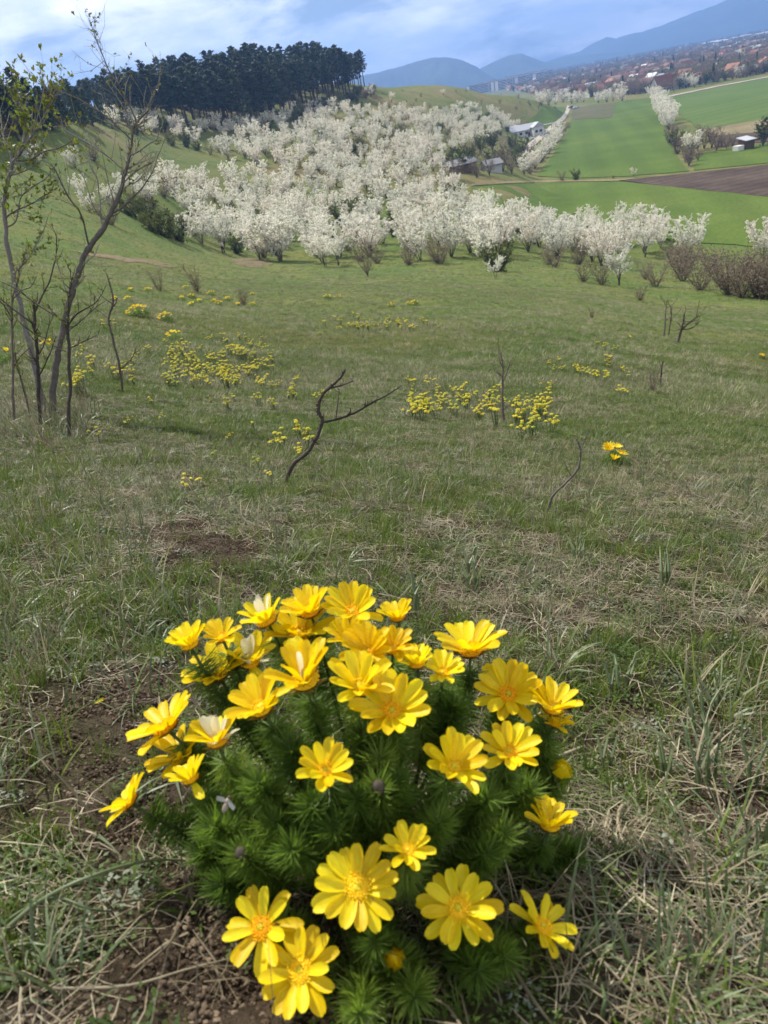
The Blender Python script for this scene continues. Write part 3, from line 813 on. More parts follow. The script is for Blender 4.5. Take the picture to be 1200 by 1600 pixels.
# ------------------------------------------------------------------ buildings
def paint(name, c, rough=.8, v=.12, ns=1.5, spec=.2):
    lo = tuple(x * (1 - v) for x in c); hi = tuple(min(1, x * (1 + v)) for x in c)
    return solid(name, [(.3, lo), (.7, hi)], rough, ns, spec, rnd=.35)
WALLS = [paint('wall_white', (.58, .57, .54)), paint('wall_cream', (.62, .55, .42)), paint('wall_grey', (.42, .41, .39)), paint('wall_brick', (.30, .17, .12)), paint('wall_ochre', (.50, .38, .22))]
ROOFS = [paint('roof_tile_red', (.17, .075, .055), .75, .3), paint('roof_tile_orange', (.24, .115, .075), .75, .3), paint('roof_tile_brown', (.11, .07, .055), .75, .3), paint('roof_grey', (.22, .22, .23), .6, .2), paint('roof_sheet_pale', (.45, .46, .48), .4, .1)]
M['glass'] = solid('dark_glass', [(.3, (.02, .025, .03)), (.7, (.05, .06, .07))], .15, 1, .5)
M['wood_door'] = paint('dark_wood', (.10, .065, .04))
M['frame_white'] = paint('white_frame', (.70, .70, .68), .5)
def house(p, L, Wd, hw, hr, rz, wall, roof, name, label, group=None, detail=1, hip=False, cat='house'):
    root = empty(name, p, (0, 0, rz))
    l, w = L / 2, Wd / 2
    b = MB(); b.box(-l, l, -w, w, -1.2, hw)
    if not hip:
        b.add([(-l, -w, hw), (-l, w, hw), (-l, 0, hw + hr), (l, -w, hw), (l, w, hw), (l, 0, hw + hr)], [(0, 1, 2), (3, 5, 4), (0, 2, 5, 3), (1, 4, 5, 2)])
    ob('wall', b.mesh('wall', wall), root)
    o = .45; t = .16; b = MB()
    if hip:
        k = min(l, w) * .9
        v0 = [(-l - o, -w - o, hw - .1), (l + o, -w - o, hw - .1), (l + o, w + o, hw - .1), (-l - o, w + o, hw - .1), (-l + k, 0, hw + hr), (l - k, 0, hw + hr)]
        b.add(v0 + [(x, y, z + t) for x, y, z in v0], [(6, 7, 11, 10), (7, 8, 11), (8, 9, 10, 11), (9, 6, 10), (0, 1, 7, 6), (1, 2, 8, 7), (2, 3, 9, 8), (3, 0, 6, 9), (0, 3, 2, 1)])
    else:
        sl = hr / w
        for s in (-1, 1):
            e = (s * (w + o), hw - o * sl + .03); r = (0, hw + hr + .03)
            vs = [(x, y, z + dz) for x in (-l - o, l + o) for (y, z) in (e, r) for dz in (0, t)]
            b.add(vs, [(0, 1, 3, 2), (4, 6, 7, 5), (0, 4, 5, 1), (2, 3, 7, 6), (1, 5, 7, 3), (0, 2, 6, 4)])
    rf = ob('roof', b.mesh('roof', roof), root)
    if detail:
        b = MB(); b.box(-.35, .35, -.35, .35, -.9, .9); ob('chimney', b.mesh('chimney', WALLS[3]), rf, (l * .35, w * .3, hw + hr * .75))
        ww, wh = .65, 1.2
        gm = MB(); gm.box(-ww, ww, -.05, .05, 0, wh); gme = gm.mesh('pane', M['glass'])
        fm = MB()
        for a in (-1, 1): fm.box(a * ww - .08, a * ww + .08, -.09, .09, -.08, wh + .08)
        fm.box(-ww + .08, ww - .08, -.085, .085, -.08, .0); fm.box(-ww + .08, ww - .08, -.085, .085, wh, wh + .08); fme = fm.mesh('window', M['frame_white'])
        for s in (-1, 1):
            for k in range(max(1, int(L // 3.2))):
                x = -l + L * (k + .5) / max(1, int(L // 3.2))
                for zb in ([.95] if hw < 4.5 else [.95, 3.7]):
                    f = ob('window', fme, root, (x, s * (w + .0), zb)); ob('pane', gme, f)
            for zb in [.95, hw + .2] if hw + hr > 5 else [.95]:
                f = ob('window', fme, root, (s * l, -.1, zb), (0, 0, PI / 2)); ob('pane', gme, f)
        dm = MB(); dm.box(-.5, .5, -.07, .07, -.1, 2.1); ob('door', dm.mesh('door', M['wood_door']), root, (l * .45 if L > 9 else l * .1, -w, 0))
    return tag(root, label, cat, group)
WN = {0: 'white', 1: 'cream', 2: 'grey', 3: 'brick', 4: 'ochre'}; RN = {0: 'red tiled', 1: 'orange tiled', 2: 'brown tiled', 3: 'grey', 4: 'pale metal'}
r4 = random.Random(44)
def on_floor(u, v): return hit(u, v)
# the houses at the near edge of the village that can be told apart
for u, v, L, Wd, hw, hr, rz, wl, rf, lab in [
    (1063,138,10,9,4.5,4.0,1.15,0,1,'white gabled house with an orange roof at the field corner'),
    (1034,143,13,9,3.2,6.5,.25,0,0,'house with a big steep dark red roof beside the white gabled house'),
    (1046,131,13,8,4.0,3.6,.3,1,1,'house with an orange roof behind the white gabled house'),
    (1000,133,11,9,3.0,5,.3,3,1,'orange roofed house left of the steep red roof'),
    (1008,121,14,9,3.5,4,.3,1,1,'wide orange roofed house with dormer above the village plum tree'),
    (968,142,12,9,3.4,5,.35,4,1,'brown orange roofed house next to the tall dark shrubs'),
    (992,140,12,8,3.0,3.4,.3,1,2,'low brown roofed house in front of the orange roofs'),
    (1038,116,16,9,3.6,2.0,.3,0,4,'long white roofed building behind the steep red roof'),
    (922,141,14,10,6.0,.6,.2,0,4,'white flat roofed villa with big windows'),
    (884,150,13,10,2.6,3.6,.3,2,4,'house with two bright pale metal roofs above the blossom hedge'),
    (1180,105,22,10,4.0,4,.3,1,2,'long brown roofed house above the far green field'),
    (1195,111,10,9,5.5,3,1.2,1,1,'pinkish gabled house at the end of the long brown roof'),
    (815,140,16,9,3.4,3.4,.2,1,1,'low salmon roofed house peeping over the bare hill'),
    (838,138,9,8,5.5,3,.2,0,3,'narrow white house behind the salmon roof'),
    (865,140,12,9,4,3.6,.2,2,2,'grey walled house at the end of the bare hill'),
    ]:
    house(hit(u, v), L, Wd, hw, hr, rz + r4.uniform(-.1, .1), WALLS[wl], ROOFS[rf], 'house', lab, None, 1, hip=(rf == 4 and hw > 5))
# the tower
tp = hit(1158, 97); tw = empty('tower', tp); b = MB(); b.box(-2, 2, -2, 2, -2, 12); ob('wall', b.mesh('wall', WALLS[1]), tw)
b = MB(); b.add([(-2.3, -2.3, 12), (2.3, -2.3, 12), (2.3, 2.3, 12), (-2.3, 2.3, 12), (0, 0, 15)], [(0, 1, 4), (1, 2, 4), (2, 3, 4), (3, 0, 4), (3, 2, 1, 0)]); ob('roof', b.mesh('roof', ROOFS[2]), tw)
b = MB(); b.box(-.5, .5, -.06, .06, 0, 1.6); wme = b.mesh('window', M['glass']); ob('window', wme, tw, (0, -2, 9)); ob('window', wme, tw, (0, -2, 5))
tag(tw, 'slim pale tower rising among the village roofs', 'tower')
# the rest of the village
def village(n, dmin, dmax, seed, near_fn):
    rg = random.Random(seed); out = []
    while len(out) < n:
        az = rg.uniform(.175, .62); d = dmin * (dmax / dmin) ** (rg.random() ** .9)
        if d < near_fn(az): continue
        x, y = d * math.sin(az), d * math.cos(az); z = H1(x, y)
        if z > FLOOR + 2.5 or vnoise(x / 120, y / 120, 60) < -.22: continue
        if any((x - q[0]) ** 2 + (y - q[1]) ** 2 < 200 for q in out[-260:]): continue
        out.append((x, y, z, d))
    return out
edge_u = [(730,138),(800,143),(860,156),(905,155),(960,152),(1000,148),(1046,146),(1100,134),(1200,115),(1320,92)]
edge_hits = [(math.atan2(h.x, h.y), math.hypot(h.x, h.y)) for h in (hit(u, v) for u, v in edge_u)]
ea = [a for a, _ in edge_hits]; ed = [d for _, d in edge_hits]
near_edge = lambda az: float(np.interp(az, ea, ed)) + 18
VSP = village(760, 560, 3300, 5, near_edge)
VSP.sort(key=lambda q: q[3])
mb = MB(); far_mats = WALLS + ROOFS
for k, (x, y, z, d) in enumerate(VSP):
    wl = r4.choices(range(5), [5, 4, 2, 2, 2])[0]; rf = r4.choices(range(5), [5, 6, 6, 2, 2])[0]
    L, Wd, hw, hr, rz = r4.uniform(9, 14), r4.uniform(7, 9), r4.choice([2.8, 3.0, 4.6]), r4.uniform(2.6, 4.0), .3 + r4.choice([0, PI / 2]) + r4.uniform(-.2, .2)
    if k < 262:
        house((x, y, z), L, Wd, hw, hr, rz, WALLS[wl], ROOFS[rf], 'house', '%s village house under a %s roof' % (WN[wl], RN[rf]), '%s village houses with %s roofs' % (WN[wl], RN[rf]), 0, hip=r4.random() < .25)
    else:
        c, s = math.cos(rz), math.sin(rz); l, w = L / 2, Wd / 2
        R_ = lambda a, b_, h: (x + c * a - s * b_, y + s * a + c * b_, z + h)
        mb.add([R_(a, b_, h) for h in (-1, hw) for a, b_ in ((-l, -w), (l, -w), (l, w), (-l, w))], [(0, 1, 5, 4), (1, 2, 6, 5), (2, 3, 7, 6), (3, 0, 4, 7)], wl)
        mb.add([R_(-l, -w, hw), R_(l, -w, hw), R_(l, w, hw), R_(-l, w, hw), R_(-l, 0, hw + hr), R_(l, 0, hw + hr)], [(0, 1, 5, 4), (2, 3, 4, 5), (1, 2, 5), (3, 0, 4)], 5 + rf)
tag(ob('far_houses', mb.mesh('far_houses', far_mats)), 'far mass of small tiled roofs spreading across the plain', 'houses', kind='stuff')
# flats
M['flat_wall'] = paint('panel_wall', (.45, .45, .45), .8, .12, .3)
for k in range(17):
    u = 740 + k * 7.2 + r4.uniform(-2, 2); az = azel(u, 130)[0]; d = 1750 + r4.uniform(-120, 160) + k * 12
    x, y = d * math.sin(az), d * math.cos(az)
    root = empty('apartment_block', (x, y, FLOOR), (0, 0, .25 + r4.uniform(-.12, .12)))
    hh = r4.choice([17.5, 17.5, 20.0]); b = MB(); b.box(-11, 11, -6, 6, -1, hh); ob('wall', b.mesh('wall', M['flat_wall']), root)
    b = MB(); b.box(-11.4, 11.4, -6.4, 6.4, hh + .01, hh + .6); ob('roof', b.mesh('roof', ROOFS[3]), root)
    b = MB(); b.box(-10, 10, -.1, .1, 0, 1.4); bandm = b.mesh('window_band', M['glass'])
    for f in range(6): ob('window_band', bandm, root, (0, -6.0, 1.2 + f * 2.75))
    tag(root, 'grey panel apartment block beyond the bare hill', 'apartment block', 'apartment blocks beyond the hill')
for u, v, L in [(1108,72,70),(1118,66,60),(1150,63,45),(1190,55,60),(1163,61,35),(1125,59,50)]:
    az = azel(u, v)[0]; d = 2700 + r4.uniform(-300, 350)
    house((d * math.sin(az), d * math.cos(az), FLOOR), L, 26, 8, 2, .35, WALLS[0], ROOFS[4], 'warehouse', 'long white industrial hall far out on the plain', 'white halls on the plain', 0, cat='hall')
# village trees
tkinds = [p[2] for k in ('grey_tree', 'green_tree', 'brown_bush', 'plum', 'conifer') for p in PROTO[k]]
wts = [5, 5, 5, 2.2, 2.2, 2.2, 3, 3, 3, 3, .5, .5, .5, .5, .5, .5, .5, .3, .3]
TP, TI, TS, TR = [], [], [], []
rg = random.Random(9)
while len(TP) < 8500:
    az = rg.uniform(.165, .64); d = 600 * (4200 / 600) ** rg.random()
    if d < near_edge(az) - 14: continue
    x, y = d * math.sin(az), d * math.cos(az); z = H1(x, y)
    if z > FLOOR + 2.5: continue
    k = rg.choices(range(len(tkinds)), wts)[0]
    TP.append((x, y, z)); TI.append(k); TS.append(rg.uniform(.7, 1.25) * (1.0 if k not in (6, 7, 8, 9) else 1.7) * (1 + d / 6000)); TR.append(rg.uniform(0, 6.28))
scatter('village_trees', tkinds, TP, TR, TS, TI, 'brown and olive garden trees between the village roofs', 'trees')
r5 = random.Random(77)
for k in range(60):
    az = .20 + .42 * (k + r5.random()) / 60; d = near_edge(az) + r5.uniform(-14, 12)
    x, y = d * math.sin(az), d * math.cos(az)
    kk = r5.choice(['plum', 'grey_tree', 'green_tree', 'conifer', 'grey_tree'])
    nm = {'plum': 'plum_tree', 'grey_tree': 'bare_tree', 'green_tree': 'leafing_tree', 'conifer': 'conifer_tree'}[kk]
    put_tree(kk, (x, y, H1(x, y)), r5.uniform(5, 9), nm, {'plum': 'white plum tree', 'grey_tree': 'grey leafless tree', 'green_tree': 'olive leafing tree', 'conifer': 'dark conifer'}[kk] + ' in the gardens along the village edge', nm.replace('_', ' ') + 's along the village edge', r5)

# ------------------------------------------------------------------ the farm building, the shed, the hut
fp = hit(818, 213)
farm = empty('farm_building', fp, (0, 0, .12), .84)
def part_box(nm, mat, parent, *a):
    b = MB(); b.box(*a); return ob(nm, b.mesh(nm, mat), parent)
part_box('wall', WALLS[0], farm, -9, 9, -5, 5, -1.5, 3.6)
b = MB()
b.add([(-9.6, -5.6, 3.4), (9.6, -5.6, 3.4), (9.6, 5.6, 3.4), (-9.6, 5.6, 3.4), (-9.6, 0, 6.2), (9.6, 0, 6.2)], [(0, 1, 5, 4), (2, 3, 4, 5), (1, 2, 5), (3, 0, 4), (0, 3, 2, 1)])
ob('roof', b.mesh('roof', paint('roof_slate_pale', (.34, .35, .38), .45, .1)), farm)
w2 = part_box('wing', WALLS[0], farm, 2.5, 8.5, -9.5, -5.02, -1.5, 4.2)
b = MB(); b.add([(2.0, -10, 4.2), (9, -10, 4.2), (9, -4, 4.2), (2.0, -4, 4.2), (5.5, -10, 6.6), (5.5, -4, 6.6)], [(0, 1, 4), (1, 2, 5, 4), (2, 3, 5), (3, 0, 4, 5), (0, 3, 2, 1)]); ob('wing_roof', b.mesh('roof', paint('roof_slate_pale2', (.36, .37, .39), .45, .1)), farm)
an = part_box('annex', WALLS[0], farm, -8, -1, 5.02, 11, -1.5, 5.6); part_box('annex_roof', ROOFS[4], farm, -8.6, -.4, 4.7, 11.6, 5.62, 5.95)
part_box('carport_roof', ROOFS[3], farm, 9.7, 20, -2, 5, 3.5, 3.8)
for x in (10.2, 19.5):
    for y in (-1.6, 4.6): part_box('post', M['wood_door'], farm, x - .12, x + .12, y - .12, y + .12, -1.5, 3.49)
gm = MB(); gm.box(-.8, .8, -.06, .06, 0, 1.3); gme = gm.mesh('window', M['glass'])
for x in (-7, -3.5, 0): ob('window', gme, farm, (x, -5.0, 1.2))
for x in (4.2, 6.8): ob('window', gme, farm, (x, -9.5, 1.3))
for x in (-6.8, -4.6, -2.4): ob('window', gme, farm, (x, 5.0, 4.0))
dm = MB(); dm.box(-.6, .6, -.07, .07, -.1, 2.1); ob('door', dm.mesh('door', M['wood_door']), farm, (1.5, -5.0, 0))
tag(farm, 'white farm building with pale grey roofs and a dark carport', 'building')
sp = hit(718, 268)
house(sp, 8, 4.4, 1.8, 1.0, .5, M['wood_door'], ROOFS[3], 'shed', 'dark wooden shed with a bright metal roof below the plum trees', None, 0, cat='shed')
house(hit(768, 268), 4.5, 4, 1.9, 1.0, .2, WALLS[2], ROOFS[3], 'shed', 'small grey hut half hidden behind olive trees', None, 0, cat='shed')
hp = hit(1165, 233); hut = empty('field_hut', hp, (0, 0, .3))
part_box('wall', M['wood_door'], hut, -1.5, 1.5, -1.4, 1.4, -.5, 2.4)
b = MB(); b.add([(-1.9, -1.8, 2.2), (1.9, -1.8, 2.2), (1.9, 1.8, 2.9), (-1.9, 1.8, 2.9), (-1.9, -1.8, 2.35), (1.9, -1.8, 2.35), (1.9, 1.8, 3.05), (-1.9, 1.8, 3.05)], [(0, 3, 2, 1), (4, 5, 6, 7), (0, 1, 5, 4), (1, 2, 6, 5), (2, 3, 7, 6), (3, 0, 4, 7)]); ob('roof', b.mesh('roof', ROOFS[4]), hut)
part_box('lean_to', WALLS[0], hut, -3.6, -1.52, -1.0, 1.0, -.5, 1.3)
tag(hut, 'tiny dark hut with a white roof on the grass plot', 'hut')
# ------------------------------------------------------------------ cars
M['tyre'] = paint('tyre_rubber', (.03, .03, .03)); 
def car(p, rz, colour, label):
    root = empty('parked_car', p, (0, 0, rz)); L, W_ = 4.2, 1.74
    prof = [(-2.1, .35), (2.1, .35), (2.1, .75), (1.9, .86), (1.0, .95), (.35, 1.42), (-1.2, 1.45), (-1.95, .98), (-2.1, .9)]
    b = MB(); n = len(prof)
    b.add([(x, s * W_ / 2 * (1 if z < 1 else .84), z) for s in (-1, 1) for x, z in prof], [tuple(range(n - 1, -1, -1)), tuple(range(n, 2 * n))] + [(i, (i + 1) % n, n + (i + 1) % n, n + i) for i in range(n)])
    ob('body', b.mesh('body', paint('car_paint_' + label[:5], colour, .25, .03, 1, .5)), root)
    for s in (-1, 1):
        g = MB(); g.add([(x, s * (W_ / 2 * .93 + .005), z) for x, z in ((.78, .98), (.3, 1.36), (-1.1, 1.38), (-1.6, 1.0))], [(0, 1, 2, 3)]); ob('side_window', g.mesh('side_window', M['glass']), root)
        for x in (-1.3, 1.3):
            t = MB(); t.tube([(x, s * .70, .32), (x, s * .90, .32)], .32, 12); ob('wheel', t.mesh('wheel', M['tyre']), root)
    for sx in (.69, -1.62):
        g = MB(); a, c_ = ((1.02, .97), (.37, 1.41)) if sx > 0 else ((-1.96, 1.0), (-1.22, 1.44))
        g.add([(a[0], -.66, a[1]), (a[0], .66, a[1]), (c_[0], .58, c_[1]), (c_[0], -.58, c_[1])], [(0, 1, 2, 3)]); o = ob('windscreen', g.mesh('windscreen', M['glass']), root, (.03 if sx > 0 else -.03, 0, .02))
    return tag(root, label, 'car')
car(hit(893, 170) + Vector((0, 0, .3)), .4, (.06, .07, .08), 'dark car parked at the head of the dirt lane')
car(hit(900, 170) + Vector((0, 0, .3)), .4, (.65, .66, .68), 'silver car parked beside the dark car on the lane')
car(hit(853, 210) + Vector((0, 0, .3)), 1.1, (.68, .68, .70), 'white car parked by the farm carport')
car(hit(848, 213) + Vector((0, 0, .3)), 1.1, (.40, .41, .43), 'grey car parked by the farm carport')
car(hit(828, 220) + Vector((0, 0, .3)), .2, (.68, .68, .70), 'white car parked below the farm building wall')
# ------------------------------------------------------------------ the walker
M['skin'] = paint('skin', (.48, .30, .22)); M['jacket'] = paint('pale_pink_jacket', (.62, .52, .52)); M['trousers'] = paint('dark_trousers', (.035, .035, .05)); M['hair'] = paint('dark_hair', (.03, .022, .016))
def skinned(name, verts, edges, radii, mat, parent, root_i=0):
    me = bpy.data.meshes.new(name); me.from_pydata(verts, edges, []); me.materials.append(mat)
    o = ob(name, me, parent)
    md = o.modifiers.new('skin', 'SKIN'); md.use_smooth_shade = True
    for i, rr_ in enumerate(radii):
        sv = me.skin_vertices[0].data[i]; sv.radius = rr_ if hasattr(rr_, '__len__') else (rr_, rr_); sv.use_root = (i == root_i)
    o.modifiers.new('sub', 'SUBSURF').levels = 1; o.modifiers['sub'].render_levels = 1
    return o
wk = empty('person', hit(350, 397), (0, 0, 2.6))
bv = [(0,0,.95),(0,0,1.15),(0,0,1.38),(0,.01,1.50),(0,.02,1.58),(0,.02,1.70),(.10,0,.9),(.11,.05,.5),(.11,-.02,.08),(.11,.12,.04),(-.10,0,.9),(-.11,-.06,.5),(-.11,-.10,.08),(-.11,.04,.04),(.19,0,1.40),(.25,-.03,1.12),(.24,.10,.90),(.24,.13,.82),(-.19,0,1.40),(-.25,.02,1.12),(-.24,.12,.92),(-.24,.15,.84)]
be = [(0,1),(1,2),(2,3),(3,4),(4,5),(0,6),(6,7),(7,8),(8,9),(0,10),(10,11),(11,12),(12,13),(2,14),(14,15),(15,16),(16,17),(2,18),(18,19),(19,20),(20,21)]
br = [(.15,.10),(.13,.10),(.16,.11),.055,.085,.08,.085,.06,.04,.04,.085,.06,.04,.04,.06,.045,.033,.038,.06,.045,.033,.038]
skinned('body', bv, be, br, M['skin'], wk)
skinned('jacket', [bv[i] for i in (0,1,2,14,15,16,18,19,20)], [(0,1),(1,2),(2,3),(3,4),(4,5),(2,6),(6,7),(7,8)], [(.18,.14),(.165,.13),(.18,.13),.08,.065,.05,.08,.065,.05], M['jacket'], wk)
skinned('trousers', [(0,0,.93)] + [bv[i] for i in (6,7,8,10,11,12)], [(0,1),(1,2),(2,3),(0,4),(4,5),(5,6)], [(.16,.12),.105,.08,.065,.105,.08,.065], M['trousers'], wk)
hb = MB(); hb.blob((0, -.01, 1.70), (.105, .115, .10), 10, 7); ob('hair', hb.mesh('hair', M['hair'], True), wk)
tag(wk, 'walker in a pale jacket and dark trousers at the foot of the plum trees', 'person')
# ------------------------------------------------------------------ grass, straw and herbs of the meadow
M['grass'] = leafy('fresh_grass', [(.15, (.050, .088, .010)), (.4, (.092, .145, .016)), (.65, (.140, .190, .026)), (.9, (.20, .215, .050))], .5, .35, (1.1, 1.2, .6), 25, spec=.35)
M['bluegrass'] = leafy('grey_green_blades', [(.2, (.070, .105, .042)), (.5, (.120, .160, .068)), (.85, (.20, .225, .115))], .45, .25, None, 20, spec=.4)
M['straw'] = leafy('dry_straw', [(.15, (.09, .070, .040)), (.4, (.19, .155, .095)), (.65, (.31, .265, .17)), (.9, (.50, .44, .31))], .6, .2, None, 30, spec=.3)
M['herb'] = leafy('low_herbs', [(.2, (.040, .075, .014)), (.5, (.075, .125, .024)), (.85, (.12, .17, .035))], .55, .3, None, 30)
M['sage'] = leafy('silvery_herb', [(.2, (.13, .16, .11)), (.8, (.23, .26, .19))], .7, .2, None, 30)
M['spurge'] = leafy('spurge_bloom', [(.2, (.40, .41, .015)), (.5, (.60, .53, .02)), (.85, (.76, .60, .03))], .6, .35, None, 20)
def blade(mb, p, az, L, w, lean, bend, r, seg=3, mi=0):
    d = Vector((math.cos(az), math.sin(az), 0)); side = Vector((-d.y, d.x, 0)); tw = r.uniform(-.6, .6)
    side = (side * math.cos(tw) + Vector((0, 0, 1)) * math.sin(tw) * .5).normalized()
    pts = []; a = lean; q = Vector(p)
    for k in range(seg + 1):
        pts.append(q.copy()); a2 = a + bend * (k + .5) / seg
        q = q + (Vector((0, 0, 1)) * math.cos(a2) + d * math.sin(a2)) * (L / seg)
    vs = []
    for k in range(seg):
        ww = w * (1 - (k / seg) ** 1.6) * .5
        vs += [pts[k] - side * ww, pts[k] + side * ww]
    vs.append(pts[seg])
    fs = [(2 * k, 2 * k + 1, 2 * k + 3, 2 * k + 2) for k in range(seg - 1)] + [(2 * seg - 2, 2 * seg - 1, 2 * seg)]
    mb.add(vs, fs, mi)
def tuft(seed, n, rad, L, w, lean, bend, mats, seg=3, mixw=None):
    r = random.Random(seed); mb = MB()
    for k in range(n):
        a = r.uniform(0, 2 * PI); rr_ = rad * math.sqrt(r.random())
        mi = r.choices(range(len(mats)), mixw)[0] if mixw else 0
        blade(mb, (rr_ * math.cos(a), rr_ * math.sin(a), -.006), a + r.uniform(-1.2, 1.2), r.uniform(*L), w * r.uniform(.7, 1.3), r.uniform(*lean), r.uniform(*bend), r, seg, mi)
    return mb.mesh('tuft', [M[m] for m in mats])
def straws(seed, n, rad, L, w):
    r = random.Random(seed); mb = MB()
    for k in range(n):
        a = r.uniform(0, 2 * PI); rr_ = rad * math.sqrt(r.random())
        c = Vector((rr_ * math.cos(a), rr_ * math.sin(a), r.uniform(.0, .014)))
        th = r.uniform(0, 2 * PI); l = r.uniform(*L); d = Vector((math.cos(th), math.sin(th), r.uniform(-.10, .22))); sd = Vector((-d.y, d.x, r.uniform(-.4, .4))) * w * r.uniform(.5, 1.3) * .5
        k_ = Vector((r.uniform(-.15, .15), r.uniform(-.15, .15), r.uniform(0, .12))) * l
        a0, a1, a2 = c - d * l * .5, c + k_, c + d * l * .5
        mb.add([a0 - sd, a0 + sd, a1 + sd, a1 - sd, a2 + sd * .4, a2 - sd * .4], [(0, 1, 2, 3), (3, 2, 4, 5)])
    return mb.mesh('straws', M['straw'])
def herbs(seed, n, rad, size, mat, lift=.02):
    r = random.Random(seed); mb = MB()
    for k in range(n):
        a = r.uniform(0, 2 * PI); rr_ = rad * math.sqrt(r.random())
        c = Vector((rr_ * math.cos(a), rr_ * math.sin(a), r.uniform(.002, lift)))
        th = r.uniform(0, 2 * PI); d = Vector((math.cos(th), math.sin(th), r.uniform(-.1, .7))).normalized() * size * r.uniform(.6, 1.4); sd = Vector((-d.y, d.x, r.uniform(-.3, .3) * size)) * .28
        mb.add([c, c + d * .45 + sd, c + d, c + d * .45 - sd], [(0, 1, 2, 3)])
    return mb.mesh('herbs', M[mat])
MED = [tuft(600 + i, 18, .014, (.018, .05), .0019, (.05, .6), (.1, .9), ['grass', 'straw'], 3, [8, 1]) for i in range(4)]          # 0-3 short green
MED += [tuft(620 + i, 7, .016, (.05, .11), .0031, (.1, .8), (.3, 1.5), ['bluegrass', 'grass', 'straw'], 4, [5, 2, 2]) for i in range(4)]   # 4-7 long arching
MED += [straws(640 + i, 15, .045, (.015, .07), .0011) for i in range(5)]                                                                     # 8-12 lying straw
MED += [herbs(660 + i, 80, .03, .0052, 'herb', .014) for i in range(3)] + [herbs(670 + i, 50, .022, .0052, 'sage', .014) for i in range(2)]               # 13-15 herbs, 16-17 silvery
MED += [tuft(680 + i, 5, .012, (.05, .14), .0013, (.0, .5), (.0, .5), ['straw'], 3) for i in range(2)]                                       # 18-19 standing straw
MED += [tuft(690 + i, 34, .10, (.04, .11), .0046, (.1, .9), (.1, .9), ['grass', 'straw', 'bluegrass'], 2, [7, 2, 2]) for i in range(3)]     # 20-22 wide sward
MED += [tuft(700 + i, 26, .12, (.05, .13), .0046, (.2, 1.1), (.1, .9), ['straw', 'grass'], 2, [6, 2]) for i in range(3)]                    # 23-25 wide dry sward
MED += [tuft(710 + i, 22, .024, (.02, .055), .0014, (.05, 1.0), (.1, .9), ['straw'], 3) for i in range(2)]                                     # 26-27 dry tussock
def clods(seed):
    r = random.Random(seed); mb = MB()
    for k in range(58):
        a = r.uniform(0, 2 * PI); q = .035 * math.sqrt(r.random()); R_ = .0005 + .0021 * r.random() ** 3
        mb.blob((q * math.cos(a), q * math.sin(a), R_ * .25), (R_ * r.uniform(.8, 1.4), R_ * r.uniform(.8, 1.4), R_ * .8), 6, 4, 0, .25, r)
    return mb.mesh('clods', M['clod'])
M['clod'] = solid('soil_crumbs', [(.25, (.045, .030, .020)), (.5, (.095, .068, .046)), (.75, (.19, .145, .10))], .95, 60, .1)
MED += [clods(720 + i) for i in range(3)]                                                                                                    # 28-30 soil crumbs
MED += [tuft(730 + i, 40, .085, (.018, .055), .0026, (.1, 1.0), (.1, .9), ['grass', 'straw', 'bluegrass', 'herb'], 2, [8, 3, 2, 3]) for i in range(4)]   # 31-34 short sward
def sward(name, n, d0, d1, table, label, seed, scale=(.8, 1.25), half=.86, masks=None):
    rg = np.random.default_rng(seed)
    az = rg.uniform(-half, half, n); d = np.sqrt(rg.uniform(d0 ** 2, d1 ** 2, n))
    x, y = d * np.sin(az), d * np.cos(az)
    idx, keep = table(x, y, d, rg)
    x, y, idx = x[keep], y[keep], idx[keep]
    z = H(x, y); e = .04 + d[keep] * .01
    nx = -(H(x + e, y) - z) / e; ny = -(H(x, y + e) - z) / e
    nrm = np.stack([nx, ny, np.ones_like(nx)], -1); nrm /= np.linalg.norm(nrm, axis=1)[:, None]
    up = np.array([0, 0, 1.0])
    flat = np.isin(idx, [8, 9, 10, 11, 12, 13, 14, 15, 16, 17, 28, 29, 30])
    nrm = np.where(flat[:, None], nrm, up * .6 + nrm * .4); nrm /= np.linalg.norm(nrm, axis=1)[:, None]
    th = rg.uniform(0, 2 * PI, len(x))
    ref = np.stack([np.cos(th), np.sin(th), np.zeros_like(th)], -1)
    ax = ref - nrm * (ref * nrm).sum(1)[:, None]; ax /= np.linalg.norm(ax, axis=1)[:, None]
    ay = np.cross(nrm, ax)
    # euler XYZ of the matrix with columns ax, ay, nrm
    cyv = np.hypot(ax[:, 0], ax[:, 1])
    ex = np.arctan2(ay[:, 2], nrm[:, 2]); ey = np.arctan2(-ax[:, 2], cyv); ez = np.arctan2(ax[:, 1], ax[:, 0])
    scatter(name, MED, np.c_[x, y, z], ez, rg.uniform(*scale, len(x)), idx, label, 'grass', np.c_[ex, ey])
SOIL = [(hit(u, v), rad) for u, v, rad in [(170,1180,.12),(130,1120,.09),(220,1290,.07),(100,1230,.07),(330,870,.15),(270,830,.12),(1150,1270,.05),(1060,1500,.04),(330,1420,.08),(300,1520,.07),(420,1560,.08),(620,960,.05)]]
def soil_mask(x, y):
    m = np.zeros(len(x))
    for h, rad in SOIL:
        m = np.maximum(m, sstep(rad * 1.25, rad * .6, np.hypot(x - h.x, y - h.y) + fbm(x * 14, y * 14, 3, 77) * rad * .6))
    return m
PL = hit(572, 1310)
def pick(rg, n, groups):
    ks, ws = zip(*groups); tot = np.sum(ws, axis=0)
    u = rg.random(n) * tot; acc = np.zeros(n); out = np.full(n, -1)
    for k, w in zip(ks, ws):
        acc = acc + w; sel = (out < 0) & (u < acc)
        out[sel] = rg.choice(k, sel.sum())
    out[out < 0] = ks[-1][0]
    return out
